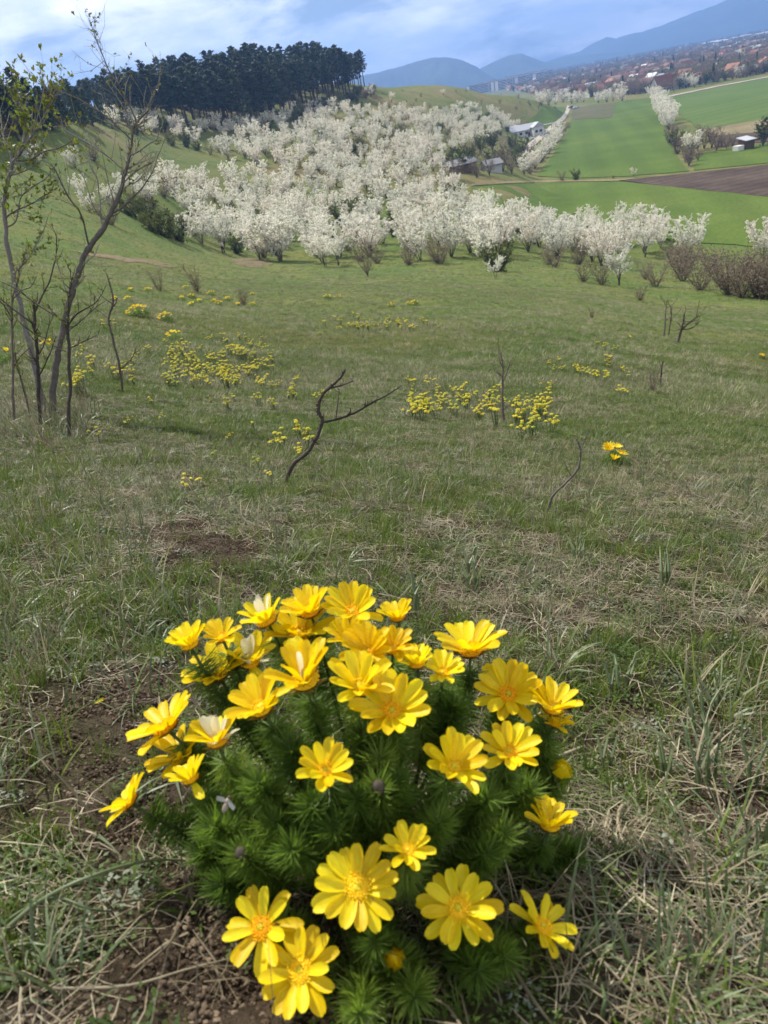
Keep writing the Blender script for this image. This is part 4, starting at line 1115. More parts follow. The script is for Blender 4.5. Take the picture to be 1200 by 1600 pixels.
def near_table(x, y, d, rg):
    n = len(x); g = fbm(x * 2.6, y * 2.6, 3, 21); g2 = fbm(x * 5 + 9, y * 5, 3, 31); left = sstep(.1, -.7, x / d)
    green = sstep(.0, .26, g + left * .20)
    idx = pick(rg, n, [([0, 1, 2, 3], .18 + 2.0 * green), ([4, 5, 6, 7], .10 + .35 * sstep(.1, .5, g2) + .2 * left), ([8, 9, 10, 11, 12], 1.25 - .5 * green), ([13, 14, 15], .25 + 1.3 * sstep(.05, .40, -g2 + .1)), ([28, 29, 30], .5 * np.ones(n)), ([16, 17], .10 * np.ones(n)), ([18, 19], .12 * np.ones(n)), ([26, 27], .38 * sstep(-.1, .3, -g))])
    s = soil_mask(x, y)
    idx = np.where(rg.random(n) < s * .88, rg.choice([28, 29, 30], n), idx)
    keep = (np.hypot(x - PL.x, y - PL.y) > .10) & (rg.random(n) > sstep(2.2, 3.6, d))
    return idx, keep
def mid_table(x, y, d, rg):
    n = len(x); g = fbm(x * .9, y * .9, 4, 22); g2 = fbm(x * 2.2 + 9, y * 2.2, 3, 32)
    green = sstep(-.10, .18, g + .25 * fbm(x * 3.1, y * 3.1, 2, 35))
    idx = pick(rg, n, [([0, 1, 2, 3], .15 + 2.4 * green), ([4, 5, 6, 7], .04 + .20 * sstep(.1, .5, g2)), ([8, 9, 10, 11, 12], 1.35 - .9 * green), ([13, 14, 15], .45 * np.ones(n)), ([18, 19], .05 * np.ones(n)), ([31, 32, 33, 34], .35 + .7 * green), ([23, 24, 25], .10 * (1 - green) * sstep(4, 9, d)), ([20, 21, 22], .3 * sstep(5, 10, d)), ([26, 27], .7 * (1 - green))])
    return idx, (rg.random(n) > .9 * soil_mask(x, y)) & (rg.random(n) < sstep(1.5, 3.0, d) + .05)
def far_table(x, y, d, rg):
    n = len(x); g = fbm(x * .22, y * .22, 4, 23); green = sstep(-.2, .3, g)
    return pick(rg, n, [([20, 21, 22], .5 + 1.2 * green), ([23, 24, 25], .25 + .5 * (1 - green)), ([18, 19], .08 * np.ones(n))]), np.ones(n, bool)
sward('foreground_turf', 30000, .25, 3.6, near_table, 'short grass, dry straw and small herbs on bare soil', 51)
sward('meadow_turf', 66000, 1.6, 11, mid_table, 'patchy green and straw coloured meadow grass', 52, (.65, 1.1))
sward('slope_turf', 46000, 10, 46, far_table, 'short grass covering the slope below the saplings', 53, (.7, 1.25), half=.8)
sward('lower_turf', 24000, 46, 120, far_table, 'rough grass in front of the plum thicket', 54, (1.3, 2.3), half=.7)

def patch(name, regions, label, seed):
    rg = random.Random(seed); P_, I_, S_, R_ = [], [], [], []
    for u0, u1, v0, v1, n, kinds, sc in regions:
        for k in range(n):
            a = rg.uniform(0, 2 * PI); q = math.sqrt(rg.random())
            h = hit((u0 + u1) / 2 + q * math.cos(a) * (u1 - u0) / 2, (v0 + v1) / 2 + q * math.sin(a) * (v1 - v0) / 2)
            P_.append(tuple(h)); I_.append(rg.choice(kinds)); S_.append(sc * rg.uniform(.7, 1.3)); R_.append(rg.uniform(0, 6.28))
    scatter(name, MED, P_, R_, S_, I_, label, 'grass')
LONG, DRY, SHORT = [4, 5, 6, 7], [18, 19, 26, 27], [0, 1, 2, 3]
patch('tussock_grass', [(-20, 150, 615, 705, 130, DRY + [18, 19, 4], 1.9), (0, 140, 650, 720, 40, SHORT + LONG, 1.6), (40, 270, 900, 1050, 90, LONG + SHORT, .8), (-20, 150, 720, 850, 150, SHORT, 1.1), (100, 260, 720, 800, 60, SHORT + LONG, .9),
    (-10, 90, 940, 1100, 40, LONG + DRY, .9), (1060, 1210, 1050, 1260, 26, LONG + [18, 19], 1.0), (1080, 1210, 1300, 1420, 18, LONG, .9), (1000, 1200, 1480, 1600, 22, LONG + [18], .8), (-10, 100, 1400, 1560, 28, LONG + SHORT, .8), (330, 480, 720, 800, 50, SHORT, 1.2), (860, 960, 700, 760, 30, SHORT, 1.2)],
    'longer grass and dry tussocks round the shrub and flower clump', 81)
# long blades and dead stalks that can be picked out one by one near the clump
def lone_blade(pix, width_px, mat, label, lift=.01, name='grass_blade', group=None, hgt=None):
    ps = []
    n = len(pix)
    for k, (u, v) in enumerate(pix):
        h = hit(u, v); dep = depth_of(h); up = lift + (hgt or 0) * math.sin(PI * min(1, k / (n - 1)) ) 
        ps.append(at(u, v, dep * (1 - up / max(.3, dep))))
    dep = depth_of(ps[0]); w = width_px * dep / F_PX
    mb = MB()
    fine = []
    for k in range(n - 1):
        for j in range(4):
            t = j / 4; p0, p1, p2, p3 = ps[max(k - 1, 0)], ps[k], ps[k + 1], ps[min(k + 2, n - 1)]
            fine.append(.5 * ((2 * p1) + (p2 - p0) * t + (2 * p0 - 5 * p1 + 4 * p2 - p3) * t * t + (3 * p1 - p0 - 3 * p2 + p3) * t ** 3))
    fine.append(ps[-1])
    mb.tube(fine, [w * .5 * (1 - .75 * (k / len(fine)) ** 2) for k in range(len(fine) + 1)], 5)
    return tag(ob(name, mb.mesh(name, M[mat], True)), label, 'blade' if 'blade' in name else 'stalk', group)
lone_blade([(-10,1470),(60,1410),(140,1370),(230,1345),(310,1345)], 8, 'bluegrass', 'long thick bluish grass blade arching toward the flower clump', hgt=.06)
lone_blade([(-10,1455),(40,1420),(90,1403),(140,1420),(175,1424)], 6, 'bluegrass', 'shorter bluish grass blade below the long arching blade', hgt=.04)
lone_blade([(316,1335),(300,1385),(282,1430),(268,1470),(225,1510),(195,1540)], 6, 'straw', 'crooked pale dead stalk in the shade beside the clump', name='dead_stalk')
lone_blade([(60,1290),(90,1310),(130,1320),(172,1329)], 6, 'straw', 'pale straw stalk on the bare soil below a tilted flower', name='dead_stalk')
lone_blade([(55,1347),(80,1366),(103,1387)], 7, 'straw', 'short stout straw piece among small herbs', name='dead_stalk')
lone_blade([(80,1545),(200,1540),(290,1515),(365,1496)], 5, 'straw', 'long straw lying across the dark soil in front', name='dead_stalk')
lone_blade([(993,1250),(970,1262),(966,1290),(975,1318)], 7, 'straw', 'curved grey twig lying right beside the clump', name='dead_stalk', hgt=.01)
lone_blade([(990,1275),(1020,1300),(1060,1318),(1105,1330)], 5, 'straw', 'long bent straw behind the curved grey twig', name='dead_stalk')
lone_blade([(870,1360),(905,1410),(932,1460)], 5, 'straw', 'thin dead stalk leaning past the lowest side flower', name='dead_stalk')
lone_blade([(886,1440),(940,1500),(990,1550),(1060,1590)], 5, 'straw', 'long tan straw running toward the shaded corner', name='dead_stalk')
lone_blade([(803,1515),(835,1565),(862,1600)], 8, 'straw', 'dark damp stalk at the foot of the clump', name='dead_stalk')
lone_blade([(872,1182),(895,1173),(914,1165)], 6, 'straw', 'short whitish stick poking out behind a small bud', name='dead_stalk', lift=.02)
lone_blade([(941,1590),(945,1560),(936,1525)], 8, 'bluegrass', 'blunt grey green blade curling up in the shade', hgt=.03)
for k, (u, v, l) in enumerate([(945,1210,60),(1042,1225,75),(1095,1160,90),(975,1080,60),(905,880,45),(1110,1230,100),(960,1100,70),(740,930,60),(735,905,55),(1040,920,60),(650,960,70),(1090,1250,110),(1175,1240,90),(1120,1120,60)]):
    for j in range(3):
        r_ = random.Random(k * 7 + j); du = r_.uniform(-.35, .35) * l
        h = hit(u + j * 6 - 6, v); D_ = depth_of(h)
        pth = [h + Vector((0, 0, -.01)), at(u + j * 6 - 6 + du * .25, v - l * .45, D_), at(u + j * 6 - 6 + du * .7, v - l * r_.uniform(.75, 1.0), D_ * 1.01), at(u + j * 6 - 6 + du * 1.3, v - l * r_.uniform(.85, 1.15), D_ * 1.02)]
        mb = MB(); w = 5.5 * D_ / F_PX
        mb.tube(pth, [w * .5, w * .5, w * .36, w * .08], 4); tag(ob('grass_blade', mb.mesh('grass_blade', M['bluegrass'])), 'upright bluish leek-like blade standing out of the straw', 'blade', 'bluish upright blades')

# ------------------------------------------------------------------ spurge and small yellow clumps in the meadow
def spurge(seed):
    r = random.Random(seed); fo, fl = MB(), MB()
    for k in range(r.randint(5, 8)):
        a = r.uniform(0, 2 * PI); R_ = r.uniform(.0, .055); h = r.uniform(.08, .15)
        b0 = Vector((R_ * .5 * math.cos(a), R_ * .5 * math.sin(a), -.02)); t0 = Vector((R_ * 1.4 * math.cos(a), R_ * 1.4 * math.sin(a), h))
        fo.tube([b0, b0.lerp(t0, .5), t0], [.002, .002, .0015], 4, cap=False)
        for j in range(26):
            s = r.uniform(.15, 1); p = b0.lerp(t0, s); th = r.uniform(0, 2 * PI)
            d = Vector((math.cos(th), math.sin(th), r.uniform(.1, .9))) * r.uniform(.014, .024); sd = Vector((-d.y, d.x, 0)) * .09
            fo.add([p - sd, p + sd, p + d], [(0, 1, 2)])
        for j in range(20):
            d = rand_dir(r, .9); c = t0 + Vector((d.x * .017, d.y * .017, d.z * .009 + .003))
            flake(fl, c, (d + Vector((0, 0, .5))).normalized(), r.uniform(.008, .013), r, .8)
    return fo.mesh('spurge_foliage', M['herb']), fl.mesh('bloom', M['spurge'])
SPU = [spurge(800 + i) for i in range(5)]
r6 = random.Random(66); ns = 0
def put_spurge(u, v, s, label, group):
    p = hit(u, v); fo, fl = SPU[r6.randrange(5)]
    root = empty('spurge_plant', p, (0, 0, r6.uniform(0, 6.28)), s)
    ob('foliage', fo, root); tag(ob('bloom', fl, root), kind='stuff')
    tag(root, label, 'plant', group)
for n, u0, u1, v0, v1, sc, lab, grp in [
    (120, 262, 428, 540, 602, 1.1, 'yellow spurge in the dense drift down the slope from the saplings', 'spurge drift below the saplings'),
    (46, 636, 790, 612, 664, 1.0, 'yellow spurge in the patch beside the upright bare stem', 'spurge patch beside the bare stem'),
    (24, 798, 872, 632, 690, 1.0, 'yellow spurge in the loose patch around the forked dead stick', 'spurge patch around the forked stick'),
    (7, 438, 486, 655, 715, .8, 'yellow green spurge behind the crooked thorn sapling', 'spurge behind the crooked sapling'),
    (26, 340, 520, 585, 640, .8, 'greenish yellow spurge scattered between drift and sapling', 'scattered spurge in mid meadow'),
    (34, 500, 690, 502, 520, 1.5, 'yellow spurge in the far thin line across the meadow', 'far line of spurge'),
    (26, 850, 985, 540, 612, 1.1, 'pale spurge dotted over the slope beyond the forked stick', 'spurge dotted over the slope'),
    (24, 110, 270, 520, 610, 1.0, 'yellow spurge around the leaning thin sapling', 'spurge around the thin sapling'),
    (10, 300, 430, 630, 760, .5, 'small green spurge in the turf near the crooked sapling', 'small spurge in the turf'),
    (4, 150, 260, 640, 720, .6, 'small spurge below the budding shrub', 'spurge below the shrub')]:
    for k in range(n):
        u = r6.uniform(u0, u1); t_ = (u - u0) / (u1 - u0)
        put_spurge(u, min(v1 + 8, max(v0 - 8, (v0 + v1) / 2 + r6.gauss(0, .36) * (v1 - v0))), sc * r6.uniform(.5, .95), lab, grp)
def petal_material(name, cols, tint, trans):
    m, t, out = new_mat(name)
    tcn = t.nodes.new('ShaderNodeTexCoord'); mp = N(t, 'ShaderNodeMapping'); mp.inputs['Scale'].default_value = (2.2, 34, 6); t.links.new(tcn.outputs['Object'], mp.inputs['Vector'])
    vein = N(t, 'ShaderNodeTexNoise', i_Scale=1.0, i_Detail=4.0, i_Roughness=.6); t.links.new(mp.outputs[0], vein.inputs['Vector'])
    oi = t.nodes.new('ShaderNodeObjectInfo'); blot = pos_noise(t, 3.0, 4, .6, .2, 'Object')
    fac = mathn(t, 'ADD', mathn(t, 'ADD', mathn(t, 'MULTIPLY', oi.outputs['Random'], .30), mathn(t, 'MULTIPLY', vein.outputs[0], .45)), mathn(t, 'MULTIPLY', blot, .25))
    col = ramp(t, fac, cols)
    b = N(t, 'ShaderNodeBsdfPrincipled', i_Roughness=.42); b.inputs['Specular IOR Level'].default_value = .3
    t.links.new(col, b.inputs['Base Color'])
    bp = N(t, 'ShaderNodeBump', i_Strength=.35, i_Distance=.0012); t.links.new(vein.outputs[0], bp.inputs['Height']); t.links.new(bp.outputs[0], b.inputs['Normal'])
    tr = t.nodes.new('ShaderNodeBsdfTranslucent'); t.links.new(mixc(t, 1.0, col, tint, 'MULTIPLY'), tr.inputs[0])
    mx = N(t, 'ShaderNodeMixShader', i_0=trans); t.links.new(b.outputs[0], mx.inputs[1]); t.links.new(tr.outputs[0], mx.inputs[2]); t.links.new(mx.outputs[0], out.inputs[0])
    return m
M['petal'] = petal_material('yellow_petal', [(.28, (.74, .47, .003)), (.45, (.87, .64, .005)), (.62, (.94, .79, .015))], (1.0, .92, .4), .45)
M['petal_old'] = leafy('yellow_petal', [(.2, (.82, .58, .004)), (.5, (.88, .67, .008)), (.85, (.92, .76, .02))], .38, .42, (1.0, .95, .5), 35, spec=.35, rnd=.3)
M['petal_pale'] = leafy('faded_petal', [(.2, (.72, .62, .30)), (.5, (.82, .78, .58)), (.85, (.86, .84, .74))], .5, .4, None, 40, spec=.3, rnd=.2)
M['stamen'] = solid('orange_stamens', [(.3, (.85, .36, .004)), (.7, (.95, .58, .01))], .6, 300, .2)
M['feather'] = leafy('feathery_leaf', [(.2, (.075, .135, .024)), (.5, (.135, .22, .038)), (.85, (.23, .32, .062))], .5, .48, (1.1, 1.15, .6), 30)
M['bud'] = solid('dark_bud', [(.3, (.035, .030, .024)), (.7, (.08, .065, .045))], .8, 120, .2)
M['sepal'] = solid('olive_sepal', [(.3, (.10, .09, .02)), (.7, (.22, .17, .03))], .7, 90, .2)
def small_clump(seed, n, R_, fs):
    r = random.Random(seed); fo = MB()
    for k in range(1500):
        a = r.uniform(0, 2 * PI); q = math.sqrt(r.random()) * R_; p = Vector((q * math.cos(a), q * math.sin(a), R_ * .9 * (1 - (q / R_) ** 2) * r.uniform(.2, 1)))
        d = (rand_dir(r, .6)) * r.uniform(.015, .03); sd = d.cross(Vector((0, 0, 1))).normalized() * .0026 if d.cross(Vector((0, 0, 1))).length > 1e-6 else Vector((.0016, 0, 0))
        fo.add([p - sd, p + sd, p + d], [(0, 1, 2)])
    return fo.mesh('clump_foliage', M['feather'])
CLF = small_clump(1, 1, .12, .05)
def low_flower(n_pet, R_, cup):
    mb = MB()
    for k in range(n_pet):
        a = 2 * PI * k / n_pet + .1 * math.sin(k * 5); c = .75 + .25 * math.cos(k * 3.3); d = Vector((math.cos(a), math.sin(a), 0)); s = Vector((-d.y, d.x, 0)); z = lambda t: R_ * cup * t ** 1.3
        mb.add([d * R_ * .1, d * R_ * .55 * c + s * R_ * .2 + Vector((0, 0, z(.6))), d * R_ * (.8 + .2 * c) + Vector((0, 0, z(1))), d * R_ * .55 * c - s * R_ * .2 + Vector((0, 0, z(.6)))], [(0, 1, 2, 3)])
    mb.blob((0, 0, R_ * .1), (R_ * .22, R_ * .22, R_ * .12), 8, 4, 1)
    return mb.mesh('flower', [M['petal'], M['stamen']])
LFL = [low_flower(12, .032, .55), low_flower(11, .03, .9), low_flower(13, .034, .35)]
def put_clump(u, v, n, wpx, label, group=None, scale=1.0):
    p = hit(u, v); Rm = .5 * wpx * depth_of(p) / F_PX; s = Rm / .12
    root = empty('flower_clump', p, (0, 0, r6.uniform(0, 6.28)))
    sz = min(max(s, .65), .22 / .12)
    ob('foliage', CLF, root, None, None, (max(s, .6), max(s, .6), sz))
    for k in range(n):
        a = 2.4 * k + r6.uniform(-.4, .4); q = Rm * math.sqrt((k + .5) / n) * .95
        ob('flower', LFL[k % 3], root, (q * math.cos(a), q * math.sin(a), .02 + sz * .108 * (1 - .55 * (q / Rm) ** 2)), (r6.uniform(-.4, .4), r6.uniform(-.4, .4), r6.uniform(0, 6)), r6.uniform(.85, 1.15) * scale)
    tag(root, label, 'flower clump', group)
put_clump(959, 728, 5, 40, 'small clump of five yellow flowers alone in the turf')
put_clump(6, 570, 6, 44, 'yellow flower clump behind the stems of the budding shrub')
put_clump(76, 545, 4, 22, 'few yellow flowers between the grey stems of the shrub')
put_clump(217, 494, 26, 38, 'broad yellow flower mound far down the slope')
put_clump(259, 502, 14, 26, 'smaller yellow flower mound beside the broad mound')
put_clump(272, 530, 9, 24, 'low yellow flower mound below the smaller mound')
for u, v in [(205,455),(232,456),(285,468),(300,466),(312,472),(335,473),(342,478),(355,470),(300,478),(395,462),(290,452),(640,478),(648,477),(612,480),(512,468),(529,467),(395,480),(330,462),(372,478),(180,470),(200,470),(1190,560)]:
    put_clump(u, v, 6, r6.uniform(8, 15), 'tiny yellow flower tuft dotted over the far meadow', 'tiny far flower tufts', 1.25)

# ------------------------------------------------------------------ saplings and shrubs traced limb by limb
M['bark_grey'] = solid('grey_bark', [(.25, (.085, .074, .064)), (.5, (.16, .143, .126)), (.75, (.28, .26, .235))], .75, 30, .3, .5, 120)
M['bark_dark'] = solid('dark_bark', [(.25, (.032, .024, .019)), (.5, (.065, .049, .038)), (.75, (.13, .10, .08))], .75, 40, .3, .5, 150)
M['budleaf'] = leafy('unfolding_leaf', [(.15, (.15, .075, .030)), (.35, (.17, .13, .03)), (.55, (.16, .21, .03)), (.85, (.26, .32, .05))], .5, .4, None, 14, rnd=.1)
def sapling(name, base, limbs, bark, label, cat, seed, twig_n=8, twig_l=(.05, .2), leaf=.5, thorn=0.0, group=None, leafsize=.011, base_v=None):
    """limbs: lists of (u, v, width in px); the first starts at the ground, the others at the closest point of an earlier limb."""
    r = random.Random(seed); B = hit(*base); D0 = depth_of(B)
    root = empty(name, B)
    tw, lf = MB(), MB(); done = []
    for li, limb in enumerate(limbs):
        if li == 0 or limb[0][1] > base[1] - 60 and len(limb[0]) == 4: dep = depth_of(hit(limb[0][0], limb[0][1])) if li else D0
        else:
            dep = min(done, key=lambda q: (q[0] - limb[0][0]) ** 2 + (q[1] - limb[0][1]) ** 2)[2]
        drift = r.uniform(-.10, .10) if li else r.uniform(-.03, .03)
        tot = sum(math.hypot(limb[k + 1][0] - limb[k][0], limb[k + 1][1] - limb[k][1]) for k in range(len(limb) - 1)); acc = 0
        P_, R_ = [], []
        for k, q in enumerate(limb):
            if k: acc += math.hypot(q[0] - limb[k - 1][0], q[1] - limb[k - 1][1])
            dd = dep * (1 + drift * (acc / tot) * min(1, tot / 200))
            P_.append(at(q[0], q[1], dd)); R_.append(max(.0008, q[2] * .38 * dd / F_PX)); done.append((q[0], q[1], dd))
        if li == 0 or len(limb[0]) == 4: P_[0] = P_[0] + Vector((0, 0, -.03))
        # smooth
        pts, rad = [], []
        for k in range(len(P_) - 1):
            for j in range(4):
                t = j / 4; p0, p1, p2, p3 = P_[max(k - 1, 0)], P_[k], P_[k + 1], P_[min(k + 2, len(P_) - 1)]
                c = .5 * ((2 * p1) + (p2 - p0) * t + (2 * p0 - 5 * p1 + 4 * p2 - p3) * t * t + (3 * p1 - p0 - 3 * p2 + p3) * t ** 3)
                rr_ = R_[k] + (R_[k + 1] - R_[k]) * t
                pts.append(c + rand_dir(r) * rr_ * .35); rad.append(rr_ * r.uniform(.9, 1.12))
                if k and j == 0: rad[-1] *= 1.12
        pts.append(P_[-1]); rad.append(R_[-1] * .7)
        mb = MB(); mb.tube([p - B for p in pts], rad, 7 if R_[0] > .006 else 5)
        ob('stem' if li == 0 or len(limb[0]) == 4 else 'branch', mb.mesh('stem', M[bark], True), root)
        # side twigs
        n_t = max(1, int(twig_n * tot / 220))
        lo = .45 if li == 0 or len(limb[0]) == 4 else .12
        for k in range(n_t):
            s = r.uniform(lo, 1.0) * (len(pts) - 1.01); i = int(s); p = pts[i].lerp(pts[i + 1], s - i); tan = (pts[i + 1] - pts[i]).normalized()
            d = (tan * .8 + rand_dir(r, .35) * 1.0).normalized(); L = r.uniform(*twig_l) * D0 / 4
            q1 = p + d * L * .5 + rand_dir(r) * L * .1; q2 = q1 + (d + Vector((0, 0, .35)) + rand_dir(r) * .4).normalized() * L * .5
            r0 = min(rad[i] * .55, .0030 * D0 / 4 + .0005)
            tw.tube([p - B, q1 - B, q2 - B], [r0, r0 * .75, r0 * .4], 4)
            ends = [(p, q1), (q1, q2)]
            for j in range(r.randint(0, 3)):
                a, b = r.choice(ends); c = a.lerp(b, r.random()); e = c + rand_dir(r, .4) * L * r.uniform(.12, .4)
                tw.tube([c - B, e - B], [r0 * .6, r0 * .3], 3); ends.append((c, e))
            for a, b in ends:
                m_ = 3 if r.random() < leaf else 0
                for j in range(m_):
                    c = a.lerp(b, r.uniform(.5, 1.0)) if j else b
                    for z in range(r.randint(1, 3)):
                        dl = (rand_dir(r, .5) + (b - a).normalized() * .8).normalized() * leafsize * r.uniform(.7, 1.9) * D0 / 4; sd = dl.cross(rand_dir(r)); 
                        if sd.length < 1e-7: continue
                        sd = sd.normalized() * dl.length * .26
                        c0 = c - B; lf.add([c0, c0 + dl * .5 + sd, c0 + dl, c0 + dl * .5 - sd], [(0, 1, 2, 3)])
        for k in range(int(thorn * tot / 10)):
            s = r.uniform(.1, 1.0) * (len(pts) - 1.01); i = int(s); p = pts[i].lerp(pts[i + 1], s - i)
            e = p + rand_dir(r, .2) * r.uniform(.008, .022) * D0 / 3
            tw.tube([p - B, e - B], [rad[i] * .5, rad[i] * .3], 4)
    if tw.v: tag(ob('twigs', tw.mesh('twigs', M[bark])  , root), kind='stuff')
    if lf.v: tag(ob('leaves', lf.mesh('leaves', M['budleaf']), root), kind='stuff')
    return tag(root, label, cat, group)
sapling('budding_shrub', (82,648), [
    [(79,648,13),(82,610,13),(88,562,12.5),(97,517,12),(112,459,11),(124,421,11),(137,389,10.5),(157,364,10),(173,334,9),(186,306,8),(195,269,6.5),(203,237,5.6),(208,206,4.6),(212,187,3.8),(199,159,3.0),(186,133,2.6),(171,111,2.2),(160,85,1.9),(150,61,1.7),(143,40,1.5),(139,31,1.2)],
    [(211,196,3.2),(225,180,2.6),(233,170,2.2),(236,154,2),(249,128,1.7),(256,105,1.2)],
    [(205,218,3.6),(184,198,3.2),(163,180,2.8),(141,165,2.5),(113,150,2),(87,141,1.4)],
    [(194,267,3.8),(173,248,3.2),(152,233,2.8),(130,219,2.4),(108,207,2),(99,200,1.8),(95,183,1.3)],
    [(178,332,4.6),(195,321,4),(206,310,3.4),(221,295,2.8),(238,269,2.2),(247,243,1.7),(251,235,1.2)],
    [(202,243,3.0),(219,235,2.6),(234,224,2.2),(247,215,1.8),(248,187,1.2)],
    [(160,354,4),(156,319,3.2),(152,280,2.6),(141,258,2),(137,232,1.3)],
    [(139,385,4),(126,334,3.4),(108,310,3),(93,280,2.4),(85,263,2),(74,254,1.4)],
    [(190,290,3),(206,272,2.6),(222,262,2.2),(240,252,1.6),(246,232,1.2)],
    [(186,306,2.6),(200,290,2.2),(216,282,1.8),(230,262,1.4),(236,238,1.1)],
    [(166,345,3),(150,330,2.4),(140,305,2),(132,280,1.6),(122,262,1.2)],
    [(180,322,2.6),(172,296,2),(166,270,1.6),(160,240,1.1)],
    [(168,340,2.4),(184,334,2),(196,318,1.6),(205,300,1.2)],
    [(211,190,2.2),(200,178,1.8),(188,160,1.5),(176,142,1.3),(166,128,1.1)],
    [(233,170,1.6),(243,172,1.3),(251,165,1.0)],
    [(124,421,3.4),(136,408,2.6),(148,398,2),(155,380,1.4)],
    ], 'bark_grey', 'tall grey stemmed budding shrub with long bare upper branches', 'shrub', 91, 22, (.05, .22), .2)
sapling('budding_shrub', (66,644), [
    [(67,644,11),(60,600,11),(52,562,11),(40,513,10),(29,466,9.5),(20,427,9),(11,382,8.5),(8,345,8),(7,312,7.5),(13,280,7),(22,250,6.2),(32,239,5),(48,215,4),(65,189,3.2),(74,172,2.6),(80,150,2),(66,128,1.4)],
    [(20,256,4),(13,228,3.4),(5,214,2.6),(2,190,1.8),(0,172,1.2)],
    [(26,244,3.4),(38,215,2.8),(35,185,2.3),(28,159,2),(20,141,1.6),(0,131,1.2)],
    [(38,222,2.6),(40,195,2),(36,165,1.6),(33,145,1.2)],
    [(24,250,3.6),(48,250,3),(66,238,2.6),(90,232,2.1),(110,222,1.5),(116,212,1.1)],
    [(8,340,3.6),(28,328,3),(50,318,2.5),(70,305,2),(82,300,1.3)],
    [(10,355,3.8),(25,345,3),(32,310,2.4),(50,292,2),(68,282,1.5),(80,270,1.2)],
    [(20,427,3.5),(40,410,3),(55,385,2.5),(68,360,1.8),(76,335,1.2)],
    [(40,225,2.2),(52,206,1.9),(60,178,1.6),(66,152,1.3),(70,132,1.1)],
    [(14,275,2.8),(30,270,2.3),(48,262,1.9),(62,240,1.5),(70,215,1.2)],
    ], 'bark_grey', 'grey stemmed shrub with fresh yellow green leaves on its branches', 'shrub', 92, 24, (.06, .20), .55, leafsize=.017)
sapling('dark_sapling', (105,686), [
    [(105,686,7),(107,640,7),(109,607,7),(108,551,6.5),(106,506,6),(108,461,4.5),(111,445,3),(110,420,1.6)],
    [(107,503,4),(99,500,4),(67,481,3.4),(45,466,3),(27,452,2.6),(0,439,2)],
    [(110,543,3),(130,534,2.6),(155,522,1.6)],
    [(107,508,3.4),(121,490,3),(144,477,2.4),(157,463,1.8),(166,445,1.2)],
    [(106,551,2.6),(88,543,2),(70,530,1.4)],
    [(108,516,3),(128,500,2.4),(150,480,1.8),(165,470,1.3)],
    [(108,470,2.6),(100,445,2),(92,420,1.6),(84,395,1.2)],
    [(109,460,2.4),(122,446,2),(134,430,1.4)],
    ], 'bark_dark', 'slim upright dark sapling in front of the grey stems', 'sapling', 93, 16, (.04, .14), .45, leafsize=.010)
sapling('dark_sapling', (61,664), [
    [(61,664,7.5),(60,620,7.5),(60,585,7),(57,540,6.5),(54,506,6),(53,472,5)],
    [(56,486,4.2),(66,462,3.6),(76,443,3.2),(84,415,2.8),(87,400,2.4),(89,367,1.5)],
    [(52,506,4),(49,504,4),(22,484,3.2),(0,466,2.4)],
    [(58,560,3),(70,535,2.5),(76,510,2),(84,490,1.5)],
    [(60,590,3),(75,560,2.5),(88,525,1.8)],
    ], 'bark_dark', 'dark cut-off sapling between the two grey stems', 'sapling', 94, 16, (.04, .14), .45, leafsize=.010)
sapling('dark_sapling', (20,660), [
    [(20,660,5.5),(20,620,5.5),(20,574,5),(19,520,4.6),(19,495,4.4),(20,463,3.6),(29,434,2.4),(31,410,1.4)],
    [(20,500,3),(8,480,2.4),(-6,462,1.6)], [(46,650,5,1),(38,610,4),(28,575,3.4),(22,545,2.4)], [(20,575,2.6),(34,555,2.1),(50,540,1.6)],
    [(19,470,2.6),(32,455,2.2),(48,448,1.8),(58,430,1.3)],
    ], 'bark_dark', 'thin dark sapling at the outer edge of the shrub', 'sapling', 95, 16, (.04, .14), .4, leafsize=.010)
sapling('bare_sapling', (190,612), [
    [(190,612,5.5),(187,574,5),(178,535,4.4),(170,500,4.2),(174,482,4.2),(177,468,4),(171,441,3),(166,427,1.6)],
    [(169,498,2.6),(155,486,2),(146,481,1.4)], [(190,576,3),(207,558,2.6),(213,542,2)], [(176,475,2),(162,465,1.5),(152,455,1.1)]],
    'bark_dark', 'thin leaning thorny sapling behind the dark saplings', 'sapling', 96, 5, (.03, .08), .1, .5)
sapling('bare_sapling', (444,758), [
    [(443,758,9),(455,730,8.5),(480,708,8),(495,683,7.5),(504,658,7.5),(498,643,6.5),(500,623,6.2),(515,605,6),(532,590,5.5),(539,576,4)],
    [(504,659,5.5),(533,653,5),(560,642,4.2),(583,628,3.6),(603,618,3),(628,602,1.6)],
    [(515,607,4),(533,602,3.6),(553,595,2.4)], [(525,654,3),(528,630,2.8),(530,606,2)]],
    'bark_dark', 'crooked forked thorn sapling alone in the turf', 'sapling', 97, 9, (.025, .06), .12, 1.6)
sapling('bare_sapling', (787,658), [
    [(787,658,5.5),(785,630,5),(785,603,4.6),(786,574,3.6),(782,548,1.8)], [(785,600,2),(793,580,1.6),(798,562,1.1)], [(786,575,1.8),(780,560,1.4),(779,540,1.0)], [(786,590,1.6),(776,580,1.2)], [(787,640,2),(796,632,1.4)]],
    'bark_dark', 'straight bare stem standing in the spurge patch', 'sapling', 98, 14, (.03, .09), .05, .3)
sapling('dead_stick', (851,806), [
    [(850,806,4.5),(863,776,5),(885,754,5),(903,732,5),(907,702,3.4),(899,684,2)], [(905,712,2.4),(913,690,2),(921,669,1.2)], [(893,745,2.6),(884,728,2),(880,718,1.4)], [(905,706,2),(916,703,1.4)]],
    'bark_grey', 'forked dead stick leaning over the turf', 'stick', 99, 4, (.03, .07), .2, .3)
